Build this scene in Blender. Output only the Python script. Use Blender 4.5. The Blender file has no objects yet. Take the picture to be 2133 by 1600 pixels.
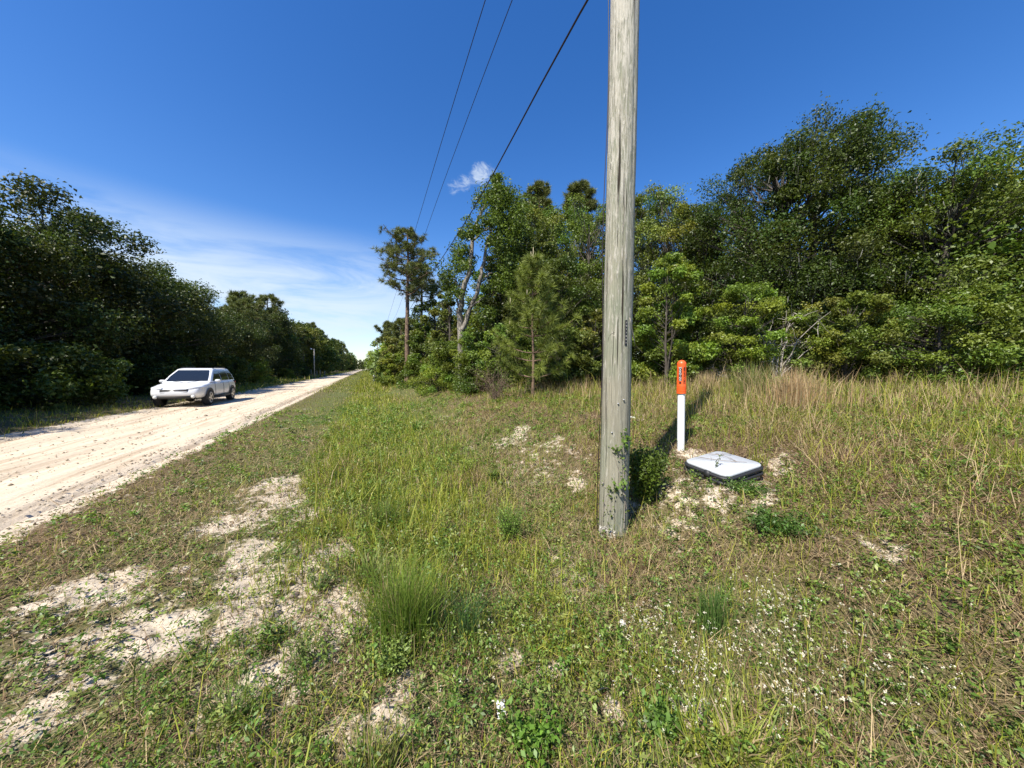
import bpy, bmesh, math, random, zlib
import numpy as np
from mathutils import Vector, Matrix

random.seed(11)
rng = np.random.default_rng(11)
S = bpy.context.scene
COL = S.collection
R = math.radians

# ------------------------------------------------------------------ camera model
F, CX, CY, EYE, PITCH = 700.0, 1066.5, 800.0, 1.65, R(2.6)
TH = R(23.6)                                  # the road runs this far left of the view axis
CS, SN = math.cos(TH), math.sin(TH)


def ray(px, py):
    a, b = (px - CX) / F, -(py - CY) / F
    cp, sp = math.cos(PITCH), math.sin(PITCH)
    return np.array([a, cp + b * sp, -sp + b * cp])


def at(px, py, Y):
    d = ray(px, py)
    return np.array([0, 0, EYE]) + d * (Y / d[1])


def uv(x, y):
    return x * CS + y * SN, -x * SN + y * CS


def xy(u, v):
    return u * CS - v * SN, u * SN + v * CS


# ------------------------------------------------------------------ noise
def _h(ix, iy, s):
    n = (ix.astype(np.int64) * 374761393 + iy.astype(np.int64) * 668265263 + s * 974711) & 0xffffffff
    n = ((n ^ (n >> 13)) * 1274126177) & 0xffffffff
    n = n ^ (n >> 16)
    return (n & 0xffffff) / float(0xffffff)


def vn(x, y, s=0):
    x = np.asarray(x, float); y = np.asarray(y, float)
    ix, iy = np.floor(x), np.floor(y)
    fx, fy = x - ix, y - iy
    fx = fx * fx * (3 - 2 * fx); fy = fy * fy * (3 - 2 * fy)
    a, b = _h(ix, iy, s), _h(ix + 1, iy, s)
    c, d = _h(ix, iy + 1, s), _h(ix + 1, iy + 1, s)
    return (a * (1 - fx) + b * fx) * (1 - fy) + (c * (1 - fx) + d * fx) * fy


def fbm(x, y, s=0, o=4):
    t, a, n = 0, .5, 0
    for k in range(o):
        t = t + a * vn(x * 2 ** k + 17.3 * k, y * 2 ** k - 9.1 * k, s + k); n += a; a *= .55
    return t / n


def sstep(a, b, x):
    t = np.clip((x - a) / (b - a), 0, 1)
    return t * t * (3 - 2 * t)


# ------------------------------------------------------------------ terrain
KU = [-90, -20, -10.5, -8.6, -8.1, -7.6, -3.7, -3.2, -1.5, 0, .75, 1.5, 2.3, 3.0, 3.8, 5, 7, 10, 20, 120]
KZ = [.3, .2, .08, -.02, -.02, -.14, -.14, .0, -.02, -.05, -.13, -.02, .09, .33, .56, .74, .9, 1.08, 1.25, 1.6]


PAD = None


def terr0(x, y):
    u, v = uv(np.asarray(x, float), np.asarray(y, float))
    z = sum(np.interp(u + k, KU, KZ) for k in (-.3, -.15, 0, .15, .3)) / 5
    road = sstep(-8.3, -7.7, u) * (1 - sstep(-3.9, -3.3, u))
    z = z + (1 - road) * (.05 * (fbm(x * .55, y * .55, 3) - .5) + .25 * (fbm(x * .09, y * .09, 5) - .5) * sstep(6, 14, np.abs(u)))
    if PAD is not None:
        k = 1 - sstep(.34, .95, np.hypot(x - PAD[0], y - PAD[1]))
        z = z * (1 - k) + k * PAD[2]
    return z


def terr(x, y):
    z = terr0(x, y)
    u, v = uv(np.asarray(x, float), np.asarray(y, float))
    road = sstep(-8.3, -7.7, u) * (1 - sstep(-3.9, -3.3, u))
    near = 1 - sstep(8, 16, np.hypot(x, y))
    sd = sand(x, y)
    z = z + (1 - road) * near * (.035 * (fbm(x * 3.1, y * 3.1, 7) - .5) + (.022 + .05 * sd) * (fbm(x * 11, y * 11, 9, 3) - .5))
    return z


def on(px, py):
    d = ray(px, py)
    t, o = .6, np.array([0, 0, EYE])
    while t < 500:
        p = o + d * t
        if p[2] < terr0(p[0], p[1]):
            break
        t += .01 + t * .004
    return float(p[0]), float(p[1])


PAD = (2.335, 3.683, .455)

# bare sandy patches: photo centre and half extents in the photo -> world ellipses on the ground
SANDS = []


def mkpatch(px, py, hw, hh):
    wk = .62 if px > 1000 and py < 1300 else 1.
    x, y = on(px, py)
    x1, y1 = on(px + hw, py)
    x2, y2 = on(px, py - hh)
    return (x, y, math.hypot(x1 - x, y1 - y), math.hypot(x2 - x, y2 - y), wk)


for a in [(715, 1265, 80, 65), (560, 1395, 90, 42), (500, 1250, 60, 50), (520, 1150, 70, 35), (640, 1210, 60, 45), (700, 1150, 40, 30),
          (490, 1310, 60, 35), (585, 1010, 60, 22), (570, 1045, 80, 24), (500, 1085, 90, 25), (650, 1065, 50, 16), (1160, 1400, 38, 36), (1080, 905, 26, 22),
          (1160, 925, 22, 26), (1195, 1005, 26, 34), (1150, 1160, 40, 30), (1178, 1255, 18, 14), (1440, 945, 60, 14), (1395, 1010, 34, 30),
          (1570, 1010, 44, 40), (1625, 965, 34, 30), (840, 1430, 46, 30), (815, 1500, 60, 50), (1500, 1090, 46, 26), (1595, 1040, 34, 24),
          (1050, 925, 30, 14), (1310, 1060, 40, 24), (720, 1560, 50, 40), (1285, 1490, 14, 30), (1430, 1480, 40, 26), (1080, 1385, 20, 14),
          (1240, 1230, 16, 10), (1340, 870, 40, 8), (330, 1330, 120, 60), (200, 1230, 110, 40), (1830, 1150, 80, 40), (120, 1480, 120, 50)]:
    SANDS.append(mkpatch(*a))
for a, wk_ in [((590, 1260, 190, 150), .62), ((560, 1520, 130, 80), .5), ((820, 1500, 90, 90), .5), ((540, 1060, 120, 60), .45), ((1120, 960, 120, 60), .4), ((1450, 1020, 120, 60), .5), ((1180, 1200, 80, 90), .45), ((200, 1300, 200, 120), .55)]:
    SANDS.append(mkpatch(*a)[:4] + (wk_,))
SANDS = np.array(SANDS)


def sand(x, y):
    x = np.asarray(x, float); y = np.asarray(y, float)
    wx = x + .22 * (fbm(x * 4, y * 4, 21, 3) - .5); wy = y + .3 * (fbm(x * 4, y * 4, 22, 3) - .5)
    m = np.zeros_like(x)
    for cx, cy, a, b, wk in SANDS:
        az = math.atan2(cx, cy)
        dx, dy = wx - cx, wy - cy
        q = dx * math.cos(az) - dy * math.sin(az); w = dx * math.sin(az) + dy * math.cos(az)
        m = np.maximum(m, wk - wk * sstep(.25, 1.25, np.hypot(q / (a + .02), w / (b + .03))))
    m = np.clip(m * (.1 + 1.55 * fbm(x * 5, y * 5, 35, 4)), 0, 1)
    n = sstep(.64, .8, fbm(x * 1.3 + 5, y * 1.3, 31, 4)) * .35
    u, v = uv(x, y)
    edge = sstep(-2.9, -3.5, u) * sstep(-8.6, -8.2, u) * .9
    return np.clip(np.maximum(np.maximum(m, n), edge), 0, 1)


# ------------------------------------------------------------------ mesh building
class MB:
    def __init__(s):
        s.V, s.Q, s.T, s.C, s.n = [], [], [], [], 0

    def add(s, v, q=None, t=None, c=(1, 1, 1)):
        v = np.asarray(v, np.float32).reshape(-1, 3)
        if len(v) == 0:
            return s
        if q is not None and len(q): s.Q.append(np.asarray(q, np.int64).reshape(-1, 4) + s.n)
        if t is not None and len(t): s.T.append(np.asarray(t, np.int64).reshape(-1, 3) + s.n)
        c = np.asarray(c, np.float32)
        s.C.append(np.broadcast_to(c, (len(v), 3)) if c.ndim == 1 else c)
        s.V.append(v); s.n += len(v)
        return s

    def merge(s, o, mat=None):
        if o.n == 0: return s
        v = np.concatenate(o.V)
        if mat is not None: v = v @ mat[:3, :3].T + mat[:3, 3]
        s.add(v, np.concatenate(o.Q) if o.Q else None, np.concatenate(o.T) if o.T else None, np.concatenate(o.C))
        return s

    def mesh(s, name, mat, smooth=False):
        me = bpy.data.meshes.new(name)
        v = np.concatenate(s.V)
        q = np.concatenate(s.Q) if s.Q else np.zeros((0, 4), np.int64)
        t = np.concatenate(s.T) if s.T else np.zeros((0, 3), np.int64)
        me.vertices.add(len(v)); me.vertices.foreach_set('co', v.ravel())
        L = np.concatenate([q.ravel(), t.ravel()]).astype(np.int32)
        me.loops.add(len(L)); me.loops.foreach_set('vertex_index', L)
        st = np.concatenate([np.arange(len(q)) * 4, len(q) * 4 + np.arange(len(t)) * 3]).astype(np.int32)
        me.polygons.add(len(st)); me.polygons.foreach_set('loop_start', st)
        if smooth: me.polygons.foreach_set('use_smooth', np.ones(len(st), bool))
        me.update(calc_edges=True)
        ca = me.attributes.new('Col', 'FLOAT_COLOR', 'POINT')
        c4 = np.ones((len(v), 4), np.float32); c4[:, :3] = np.concatenate(s.C)
        ca.data.foreach_set('color', c4.ravel())
        me.materials.append(mat)
        return me

    def build(s, name, mat, parent=None, smooth=False, loc=None):
        o = bpy.data.objects.new(name, s.mesh(name, mat, smooth)); COL.objects.link(o)
        if parent is not None: o.parent = parent
        if loc is not None: o.location = loc
        return o


def tag(o, label=None, cat=None, group=None, kind=None):
    if label: o['label'] = label
    if cat: o['category'] = cat
    if group: o['group'] = group
    if kind: o['kind'] = kind
    return o


def empty(name, loc, rz=0, label=None, cat=None, group=None):
    o = bpy.data.objects.new(name, None); COL.objects.link(o)
    o.location = [float(k) for k in loc]; o.rotation_euler = (0, 0, rz); o.empty_display_size = .2
    return tag(o, label, cat, group)


def unit(a):
    return a / (np.linalg.norm(a, axis=-1, keepdims=True) + 1e-9)


def rand_dirs(n):
    return unit(rng.normal(size=(n, 3)))


def leaves(mb, P, nrm, size, col, asp=.5, fold=.15):
    n = len(P)
    nrm = unit(nrm)
    a = np.cross(nrm, rand_dirs(n)); a = unit(a)
    b = np.cross(nrm, a)
    L = (np.asarray(size) * np.ones(n))[:, None]
    v = np.stack([P - a * L * .5, P + b * L * asp * .5 + nrm * L * fold, P + a * L * .5 - nrm * L * .1, P - b * L * asp * .5 + nrm * L * fold], 1)
    q = np.arange(n * 4).reshape(n, 4)
    mb.add(v.reshape(-1, 3), q, None, np.repeat(col, 4, 0) if np.ndim(col) == 2 else col)


def blades(mb, P, h, w, az, lean, curl, col, tipw=.0):
    """curved tapering blades, five vertices each; tip colour a little paler"""
    n = len(P)
    d = np.stack([np.cos(az), np.sin(az), np.zeros(n)], 1)
    s = np.stack([-np.sin(az), np.cos(az), np.zeros(n)], 1)
    tw = rng.uniform(-.9, .9, n)[:, None]
    s = unit(s * np.cos(tw) + d * np.sin(tw))
    z = np.array([0, 0, 1.])
    h = h[:, None]; w = w[:, None]; l1 = lean[:, None]; l2 = np.clip(lean + curl, -2.2, 2.2)[:, None]
    m = P + (d * np.sin(l1) + z * np.cos(l1)) * h * .55
    t = m + (d * np.sin(l2) + z * np.cos(l2)) * h * .5
    v = np.stack([P - s * w * .5, P + s * w * .5, m + s * w * .42, m - s * w * .42, t], 1).reshape(-1, 3)
    i = np.arange(n)[:, None] * 5
    q = i + np.array([0, 1, 2, 3]); tr = i + np.array([3, 2, 4])
    mb.add(v, q, tr, np.repeat(col, 5, 0))


def tube(mb, path, rad, n=6, col=(1, 1, 1), cap=False):
    p = np.asarray(path, float); k = len(p)
    rad = np.asarray(rad, float) * np.ones(k)
    tg = unit(np.gradient(p, axis=0))
    ref = np.array([1., .2, .1]) if abs(tg[0, 2]) > .7 else np.array([0, 0, 1.])
    s = unit(np.cross(tg, ref)); b = np.cross(tg, s)
    an = np.arange(n) / n * 2 * np.pi
    v = p[:, None] + rad[:, None, None] * (np.cos(an)[None, :, None] * s[:, None] + np.sin(an)[None, :, None] * b[:, None])
    i = np.arange(k - 1)[:, None] * n; j = np.arange(n)[None]
    jn = (j + 1) % n
    q = np.stack([i + j, i + jn, i + n + jn, i + n + j], -1).reshape(-1, 4)
    vv = v.reshape(-1, 3)
    t = None
    if cap:
        vv = np.concatenate([vv, p[:1], p[-1:]])
        c0, c1 = k * n, k * n + 1
        jj = np.arange(n); jj2 = (jj + 1) % n
        t = np.concatenate([np.stack([np.full(n, c0), jj2, jj], 1), np.stack([np.full(n, c1), (k - 1) * n + jj, (k - 1) * n + jj2], 1)])
    mb.add(vv, q, t, col)


def bez(a, b, c, n=6):
    t = np.linspace(0, 1, n)[:, None]
    return (1 - t) ** 2 * a + 2 * t * (1 - t) * b + t * t * c


def box(mb, c, s, col=(1, 1, 1)):
    c = np.array(c, float); s = np.array(s, float) / 2
    v = np.array([[-1, -1, -1], [1, -1, -1], [1, 1, -1], [-1, 1, -1], [-1, -1, 1], [1, -1, 1], [1, 1, 1], [-1, 1, 1]]) * s + c
    mb.add(v, [[0, 3, 2, 1], [4, 5, 6, 7], [0, 1, 5, 4], [1, 2, 6, 5], [2, 3, 7, 6], [3, 0, 4, 7]], None, col)


def lathe(mb, prof, n=24, c=(0, 0, 0), axis='z', col=(1, 1, 1)):
    p = np.array(prof, float); k = len(p)
    an = np.arange(n) / n * 2 * np.pi
    r, z = p[:, 0][:, None], p[:, 1][:, None]
    X, Y, Z = r * np.cos(an), r * np.sin(an), z + 0 * an
    v = np.stack([X, Y, Z], -1) if axis == 'z' else np.stack([X, Z, Y], -1)
    i = np.arange(k - 1)[:, None] * n; j = np.arange(n)[None]; jn = (j + 1) % n
    q = np.stack([i + j, i + jn, i + n + jn, i + n + j], -1).reshape(-1, 4)
    if axis != 'z': q = q[:, ::-1]
    mb.add(v.reshape(-1, 3) + np.array(c), q, None, col)


# ------------------------------------------------------------------ materials
def newmat(name):
    m = bpy.data.materials.new(name); m.use_nodes = True
    nt = m.node_tree; b = nt.nodes['Principled BSDF']
    return m, nt, b


def nd(nt, typ, **kw):
    n = nt.nodes.new(typ)
    for k, v in kw.items():
        if k in n.inputs: n.inputs[k].default_value = v
        else: setattr(n, k, v)
    return n


def plain(name, col, rough=.5, metal=0., bump=0., bscale=60., spec=.5, var=.06):
    m, nt, b = newmat(name)
    tc = nd(nt, 'ShaderNodeTexCoord'); ns = nd(nt, 'ShaderNodeTexNoise', Scale=bscale, Detail=4.)
    nt.links.new(tc.outputs['Object'], ns.inputs['Vector'])
    hs = nd(nt, 'ShaderNodeHueSaturation'); hs.inputs['Color'].default_value = (*col, 1)
    mr = nd(nt, 'ShaderNodeMapRange'); mr.inputs['To Min'].default_value = 1 - var * 2; mr.inputs['To Max'].default_value = 1 + var * 2
    nt.links.new(ns.outputs['Fac'], mr.inputs['Value']); nt.links.new(mr.outputs[0], hs.inputs['Value'])
    nt.links.new(hs.outputs[0], b.inputs['Base Color'])
    b.inputs['Roughness'].default_value = rough; b.inputs['Metallic'].default_value = metal
    b.inputs['Specular IOR Level'].default_value = spec
    if bump:
        bp = nd(nt, 'ShaderNodeBump', Strength=bump, Distance=.01)
        nt.links.new(ns.outputs['Fac'], bp.inputs['Height']); nt.links.new(bp.outputs[0], b.inputs['Normal'])
    return m


def foliage(name, rough=.5, transl=.3, spec=.35, gain=(1, 1, 1), vary=False):
    m, nt, b = newmat(name)
    at_ = nd(nt, 'ShaderNodeAttribute', attribute_name='Col')
    mx = nd(nt, 'ShaderNodeMix', data_type='RGBA', blend_type='MULTIPLY'); mx.inputs[0].default_value = 1
    nt.links.new(at_.outputs['Color'], mx.inputs[6]); mx.inputs[7].default_value = (*gain, 1)
    nt.links.new(mx.outputs[2], b.inputs['Base Color'])
    b.inputs['Roughness'].default_value = rough; b.inputs['Specular IOR Level'].default_value = spec
    if vary:
        oi = nd(nt, 'ShaderNodeObjectInfo'); mr = nd(nt, 'ShaderNodeMapRange'); mr.inputs['To Min'].default_value = .78; mr.inputs['To Max'].default_value = 1.28
        nt.links.new(oi.outputs['Random'], mr.inputs[0]); nt.links.new(mr.outputs[0], mx.inputs[7])
    if transl:
        tr = nd(nt, 'ShaderNodeBsdfTranslucent')
        m2 = nd(nt, 'ShaderNodeMix', data_type='RGBA', blend_type='MULTIPLY'); m2.inputs[0].default_value = 1
        nt.links.new(mx.outputs[2], m2.inputs[6]); m2.inputs[7].default_value = (1.25, 1.3, .6, 1)
        nt.links.new(m2.outputs[2], tr.inputs['Color'])
        ms = nd(nt, 'ShaderNodeMixShader'); ms.inputs[0].default_value = transl
        out = nt.nodes['Material Output']
        nt.links.new(b.outputs[0], ms.inputs[1]); nt.links.new(tr.outputs[0], ms.inputs[2]); nt.links.new(ms.outputs[0], out.inputs[0])
    return m


def bark(name, c1, c2, sc=(9, 9, 2.2)):
    m, nt, b = newmat(name)
    tc = nd(nt, 'ShaderNodeTexCoord'); mp = nd(nt, 'ShaderNodeMapping'); mp.inputs['Scale'].default_value = sc
    ns = nd(nt, 'ShaderNodeTexNoise', Scale=1.5, Detail=6., Roughness=.7)
    cr = nd(nt, 'ShaderNodeValToRGB'); cr.color_ramp.elements[0].position = .35; cr.color_ramp.elements[1].position = .68
    cr.color_ramp.elements[0].color = (*c1, 1); cr.color_ramp.elements[1].color = (*c2, 1)
    nt.links.new(tc.outputs['Object'], mp.inputs[0]); nt.links.new(mp.outputs[0], ns.inputs['Vector'])
    nt.links.new(ns.outputs['Fac'], cr.inputs[0]); nt.links.new(cr.outputs[0], b.inputs['Base Color'])
    bp = nd(nt, 'ShaderNodeBump', Strength=.8, Distance=.03); nt.links.new(ns.outputs['Fac'], bp.inputs['Height']); nt.links.new(bp.outputs[0], b.inputs['Normal'])
    b.inputs['Roughness'].default_value = .9
    return m


M_GRASS = foliage('grass_blade', .5, .3, .3)
M_DRY = foliage('dry_straw', .75, .2, .15)
M_LEAF = foliage('oak_leaf', .45, .26, .35, vary=True)
M_LEAFB = foliage('bright_leaf', .45, .34, .35, vary=True)
M_NEEDLE = foliage('pine_needle', .5, .15, .3)
M_FLOWER = foliage('white_petal', .6, .25, .2)
M_BARK = bark('grey_bark', (.03, .024, .018), (.12, .1, .078))
M_PALEBARK = bark('pale_bark', (.05, .042, .032), (.34, .3, .24))
M_BRUSH = bark('brown_brush', (.09, .06, .04), (.24, .17, .11))
M_PINEBARK = bark('pine_bark', (.06, .038, .025), (.26, .17, .11), (7, 7, 3))
M_STEM = plain('green_stem', (.1, .12, .04), .6)
M_DEAD = bark('dead_wood', (.18, .15, .12), (.5, .45, .38), (14, 14, 3))


def mat_ground():
    m, nt, b = newmat('sandy_ground')
    at_ = nd(nt, 'ShaderNodeAttribute', attribute_name='Col')       # R: bare sand, G: green ground cover
    sp = nd(nt, 'ShaderNodeSeparateColor'); nt.links.new(at_.outputs['Color'], sp.inputs[0])
    tc = nd(nt, 'ShaderNodeTexCoord')
    n1 = nd(nt, 'ShaderNodeTexNoise', Scale=9., Detail=8., Roughness=.7); nt.links.new(tc.outputs['Object'], n1.inputs['Vector'])
    n2 = nd(nt, 'ShaderNodeTexNoise', Scale=70., Detail=5., Roughness=.75); nt.links.new(tc.outputs['Object'], n2.inputs['Vector'])
    n3 = nd(nt, 'ShaderNodeTexNoise', Scale=2.2, Detail=5., Roughness=.6); nt.links.new(tc.outputs['Object'], n3.inputs['Vector'])
    litter = nd(nt, 'ShaderNodeValToRGB'); e = litter.color_ramp.elements
    e[0].position, e[0].color = .3, (.035, .024, .014, 1); e[1].position, e[1].color = .72, (.27, .2, .12, 1)
    k = e.new(.5); k.color = (.115, .08, .045, 1)
    nt.links.new(n2.outputs['Fac'], litter.inputs[0])
    green = nd(nt, 'ShaderNodeValToRGB'); e = green.color_ramp.elements
    e[0].position, e[0].color = .3, (.025, .035, .012, 1); e[1].position, e[1].color = .75, (.19, .2, .07, 1)
    nt.links.new(n2.outputs['Fac'], green.inputs[0])
    mg = nd(nt, 'ShaderNodeMix', data_type='RGBA'); nt.links.new(sp.outputs[1], mg.inputs[0])
    nt.links.new(litter.outputs[0], mg.inputs[6]); nt.links.new(green.outputs[0], mg.inputs[7])
    sandc = nd(nt, 'ShaderNodeValToRGB'); e = sandc.color_ramp.elements
    e[0].position, e[0].color = .3, (.17, .135, .1, 1); e[1].position, e[1].color = .66, (.62, .525, .4, 1)
    k = e.new(.45); k.color = (.47, .39, .29, 1)
    nt.links.new(n1.outputs['Fac'], sandc.inputs[0])
    ad = nd(nt, 'ShaderNodeMath', operation='ADD'); sb = nd(nt, 'ShaderNodeMath', operation='MULTIPLY_ADD')
    sb.inputs[1].default_value = 2.4; sb.inputs[2].default_value = -1.25
    nt.links.new(n1.outputs['Fac'], sb.inputs[0]); nt.links.new(sb.outputs[0], ad.inputs[0]); nt.links.new(sp.outputs[0], ad.inputs[1])
    mr = nd(nt, 'ShaderNodeMapRange', interpolation_type='SMOOTHSTEP'); mr.inputs['From Min'].default_value = .25; mr.inputs['From Max'].default_value = .6
    nt.links.new(ad.outputs[0], mr.inputs[0])
    ms = nd(nt, 'ShaderNodeMix', data_type='RGBA'); nt.links.new(mr.outputs[0], ms.inputs[0])
    nt.links.new(mg.outputs[2], ms.inputs[6]); nt.links.new(sandc.outputs[0], ms.inputs[7])
    nt.links.new(ms.outputs[2], b.inputs['Base Color'])
    b.inputs['Roughness'].default_value = .95; b.inputs['Specular IOR Level'].default_value = .1
    bp = nd(nt, 'ShaderNodeBump', Strength=.9, Distance=.02); bp2 = nd(nt, 'ShaderNodeBump', Strength=.7, Distance=.006)
    nt.links.new(n1.outputs['Fac'], bp.inputs['Height']); nt.links.new(n2.outputs['Fac'], bp2.inputs['Height'])
    nt.links.new(bp.outputs[0], bp2.inputs['Normal']); nt.links.new(bp2.outputs[0], b.inputs['Normal'])
    return m


def mat_road():
    m, nt, b = newmat('packed_sand_road')
    tc = nd(nt, 'ShaderNodeTexCoord')
    mp = nd(nt, 'ShaderNodeMapping'); mp.inputs['Scale'].default_value = (3.2, .2, 1)
    n1 = nd(nt, 'ShaderNodeTexNoise', Scale=1.6, Detail=7., Roughness=.65, Distortion=.6)
    n2 = nd(nt, 'ShaderNodeTexNoise', Scale=14., Detail=8., Roughness=.75)
    nt.links.new(tc.outputs['Object'], mp.inputs[0]); nt.links.new(mp.outputs[0], n1.inputs['Vector']); nt.links.new(tc.outputs['Object'], n2.inputs['Vector'])
    cr = nd(nt, 'ShaderNodeValToRGB'); e = cr.color_ramp.elements
    e[0].position, e[0].color = .3, (.36, .27, .18, 1); e[1].position, e[1].color = .66, (.66, .55, .41, 1)
    k = e.new(.47); k.color = (.56, .46, .335, 1)
    nt.links.new(n1.outputs['Fac'], cr.inputs[0])
    hs = nd(nt, 'ShaderNodeHueSaturation'); mr = nd(nt, 'ShaderNodeMapRange'); mr.inputs['To Min'].default_value = .62; mr.inputs['To Max'].default_value = 1.35
    nt.links.new(n2.outputs['Fac'], mr.inputs[0]); nt.links.new(mr.outputs[0], hs.inputs['Value']); nt.links.new(cr.outputs[0], hs.inputs['Color'])
    nt.links.new(hs.outputs[0], b.inputs['Base Color'])
    b.inputs['Roughness'].default_value = .95; b.inputs['Specular IOR Level'].default_value = .1
    bp = nd(nt, 'ShaderNodeBump', Strength=.6, Distance=.03); nt.links.new(n2.outputs['Fac'], bp.inputs['Height'])
    bp2 = nd(nt, 'ShaderNodeBump', Strength=.6, Distance=.06); nt.links.new(n1.outputs['Fac'], bp2.inputs['Height']); nt.links.new(bp.outputs[0], bp2.inputs['Normal'])
    nt.links.new(bp2.outputs[0], b.inputs['Normal'])
    return m


def mat_pole():
    m, nt, b = newmat('weathered_pole_wood')
    tc = nd(nt, 'ShaderNodeTexCoord')

    def noise(sc, scale, detail=6., rough=.65, dist=0.):
        mp = nd(nt, 'ShaderNodeMapping'); mp.inputs['Scale'].default_value = sc
        n = nd(nt, 'ShaderNodeTexNoise', Scale=scale, Detail=detail, Roughness=rough, Distortion=dist)
        nt.links.new(tc.outputs['Object'], mp.inputs[0]); nt.links.new(mp.outputs[0], n.inputs['Vector'])
        return n.outputs['Fac']

    def ramp(src, stops):
        cr = nd(nt, 'ShaderNodeValToRGB'); e = cr.color_ramp.elements
        e[0].position, e[0].color = stops[0][0], (*stops[0][1], 1); e[1].position, e[1].color = stops[-1][0], (*stops[-1][1], 1)
        for p, c in stops[1:-1]:
            k = e.new(p); k.color = (*c, 1)
        nt.links.new(src, cr.inputs[0]); return cr.outputs[0]

    def mix(f, a, c, blend='MIX'):
        x = nd(nt, 'ShaderNodeMix', data_type='RGBA', blend_type=blend)
        if isinstance(f, float): x.inputs[0].default_value = f
        else: nt.links.new(f, x.inputs[0])
        nt.links.new(a, x.inputs[6]); nt.links.new(c, x.inputs[7]); return x.outputs[2]
    big = noise((1, 1, .5), 2.2, 3.)
    grain = noise((55, 55, 1.3), 1.7, 8., .75)
    peel = noise((30, 30, 3.2), 1.5, 7., .68, 1.0)
    crack = noise((42, 42, .55), 1.3, 3., .5)
    fine = noise((60, 60, 12), 1.5, 5., .7)
    base = ramp(grain, [(.3, (.15, .135, .1)), (.5, (.27, .25, .185)), (.7, (.4, .365, .28))])
    grn = ramp(grain, [(.3, (.11, .125, .085)), (.7, (.3, .315, .22))])
    col = mix(ramp(big, [(.4, (0, 0, 0)), (.6, (.8, .8, .8))]), base, grn)
    cream = ramp(fine, [(.3, (.36, .33, .265)), (.7, (.54, .51, .43))])
    sep = nd(nt, 'ShaderNodeSeparateXYZ'); nt.links.new(tc.outputs['Object'], sep.inputs[0])
    up = nd(nt, 'ShaderNodeMapRange'); up.inputs['From Min'].default_value = .8; up.inputs['From Max'].default_value = 4.5
    up.inputs['To Min'].default_value = -.08; up.inputs['To Max'].default_value = .09
    nt.links.new(sep.outputs[2], up.inputs[0])
    ad = nd(nt, 'ShaderNodeMath', operation='ADD'); nt.links.new(peel, ad.inputs[0]); nt.links.new(up.outputs[0], ad.inputs[1])
    pm = ramp(ad.outputs[0], [(.47, (0, 0, 0)), (.6, (.9, .9, .9))])
    col = mix(pm, col, cream)
    cm = ramp(crack, [(.325, (1, 1, 1)), (.385, (0, 0, 0))])
    dark = nd(nt, 'ShaderNodeRGB'); dark.outputs[0].default_value = (.035, .028, .02, 1)
    col = mix(cm, col, dark.outputs[0])
    nt.links.new(col, b.inputs['Base Color']); b.inputs['Roughness'].default_value = .88; b.inputs['Specular IOR Level'].default_value = .2
    bp = nd(nt, 'ShaderNodeBump', Strength=.7, Distance=.008); nt.links.new(grain, bp.inputs['Height'])
    bp2 = nd(nt, 'ShaderNodeBump', Strength=.8, Distance=.01); bp2.invert = True; nt.links.new(cm, bp2.inputs['Height']); nt.links.new(bp.outputs[0], bp2.inputs['Normal'])
    bp3 = nd(nt, 'ShaderNodeBump', Strength=.5, Distance=.006); nt.links.new(pm, bp3.inputs['Height']); nt.links.new(bp2.outputs[0], bp3.inputs['Normal'])
    nt.links.new(bp3.outputs[0], b.inputs['Normal'])
    return m


M_POLE = mat_pole()
M_BLACK = plain('black_plastic', (.012, .012, .013), .45)
M_WIRE = plain('black_cable_sheath', (.02, .01, .012), .5)
M_STEEL = plain('galvanised_steel', (.4, .4, .4), .4, .8)

# ------------------------------------------------------------------ ground, road
az_in = np.radians(np.linspace(-78, 78, 430)); az_out = np.radians(np.linspace(78, 282, 62))[1:-1]
AZ = np.concatenate([az_in, az_out]); nA = len(AZ)
RR = .3 * 1.0122 ** np.arange(640); nR = len(RR)
gx = RR[:, None] * np.sin(AZ)[None]; gy = RR[:, None] * np.cos(AZ)[None]
gz = terr(gx, gy)
gu, gv = uv(gx, gy)
sd = sand(gx, gy) * (1 - sstep(25, 60, np.hypot(gx, gy)) * .5)
gn = np.clip((sstep(-3.4, -1.2, gu) * (1 - sstep(1.2, 4.0, gu)) * .9 + .35 * sstep(8, 20, np.hypot(gx, gy))) * (.5 + fbm(gx * .8, gy * .8, 41)), 0, 1)
i = np.arange(nR - 1)[:, None] * nA; j = np.arange(nA)[None]; jn = (j + 1) % nA
q = np.stack([i + j, i + nA + j, i + nA + jn, i + jn], -1).reshape(-1, 4)
g = MB()
g.add(np.stack([gx, gy, gz], -1).reshape(-1, 3), q, np.stack([np.full(nA, nR * nA), np.arange(nA), (np.arange(nA) + 1) % nA], 1)[:, ::-1],
      np.zeros(3)) if False else g.add(np.stack([gx, gy, gz], -1).reshape(-1, 3), q, None, np.stack([sd, gn, gn * 0], -1).reshape(-1, 3))
ground = g.build('ground', mat_ground(), None, True)
tag(ground, 'sandy roadside ground with litter and low grass rising to the right', 'ground', kind='structure')

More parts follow.
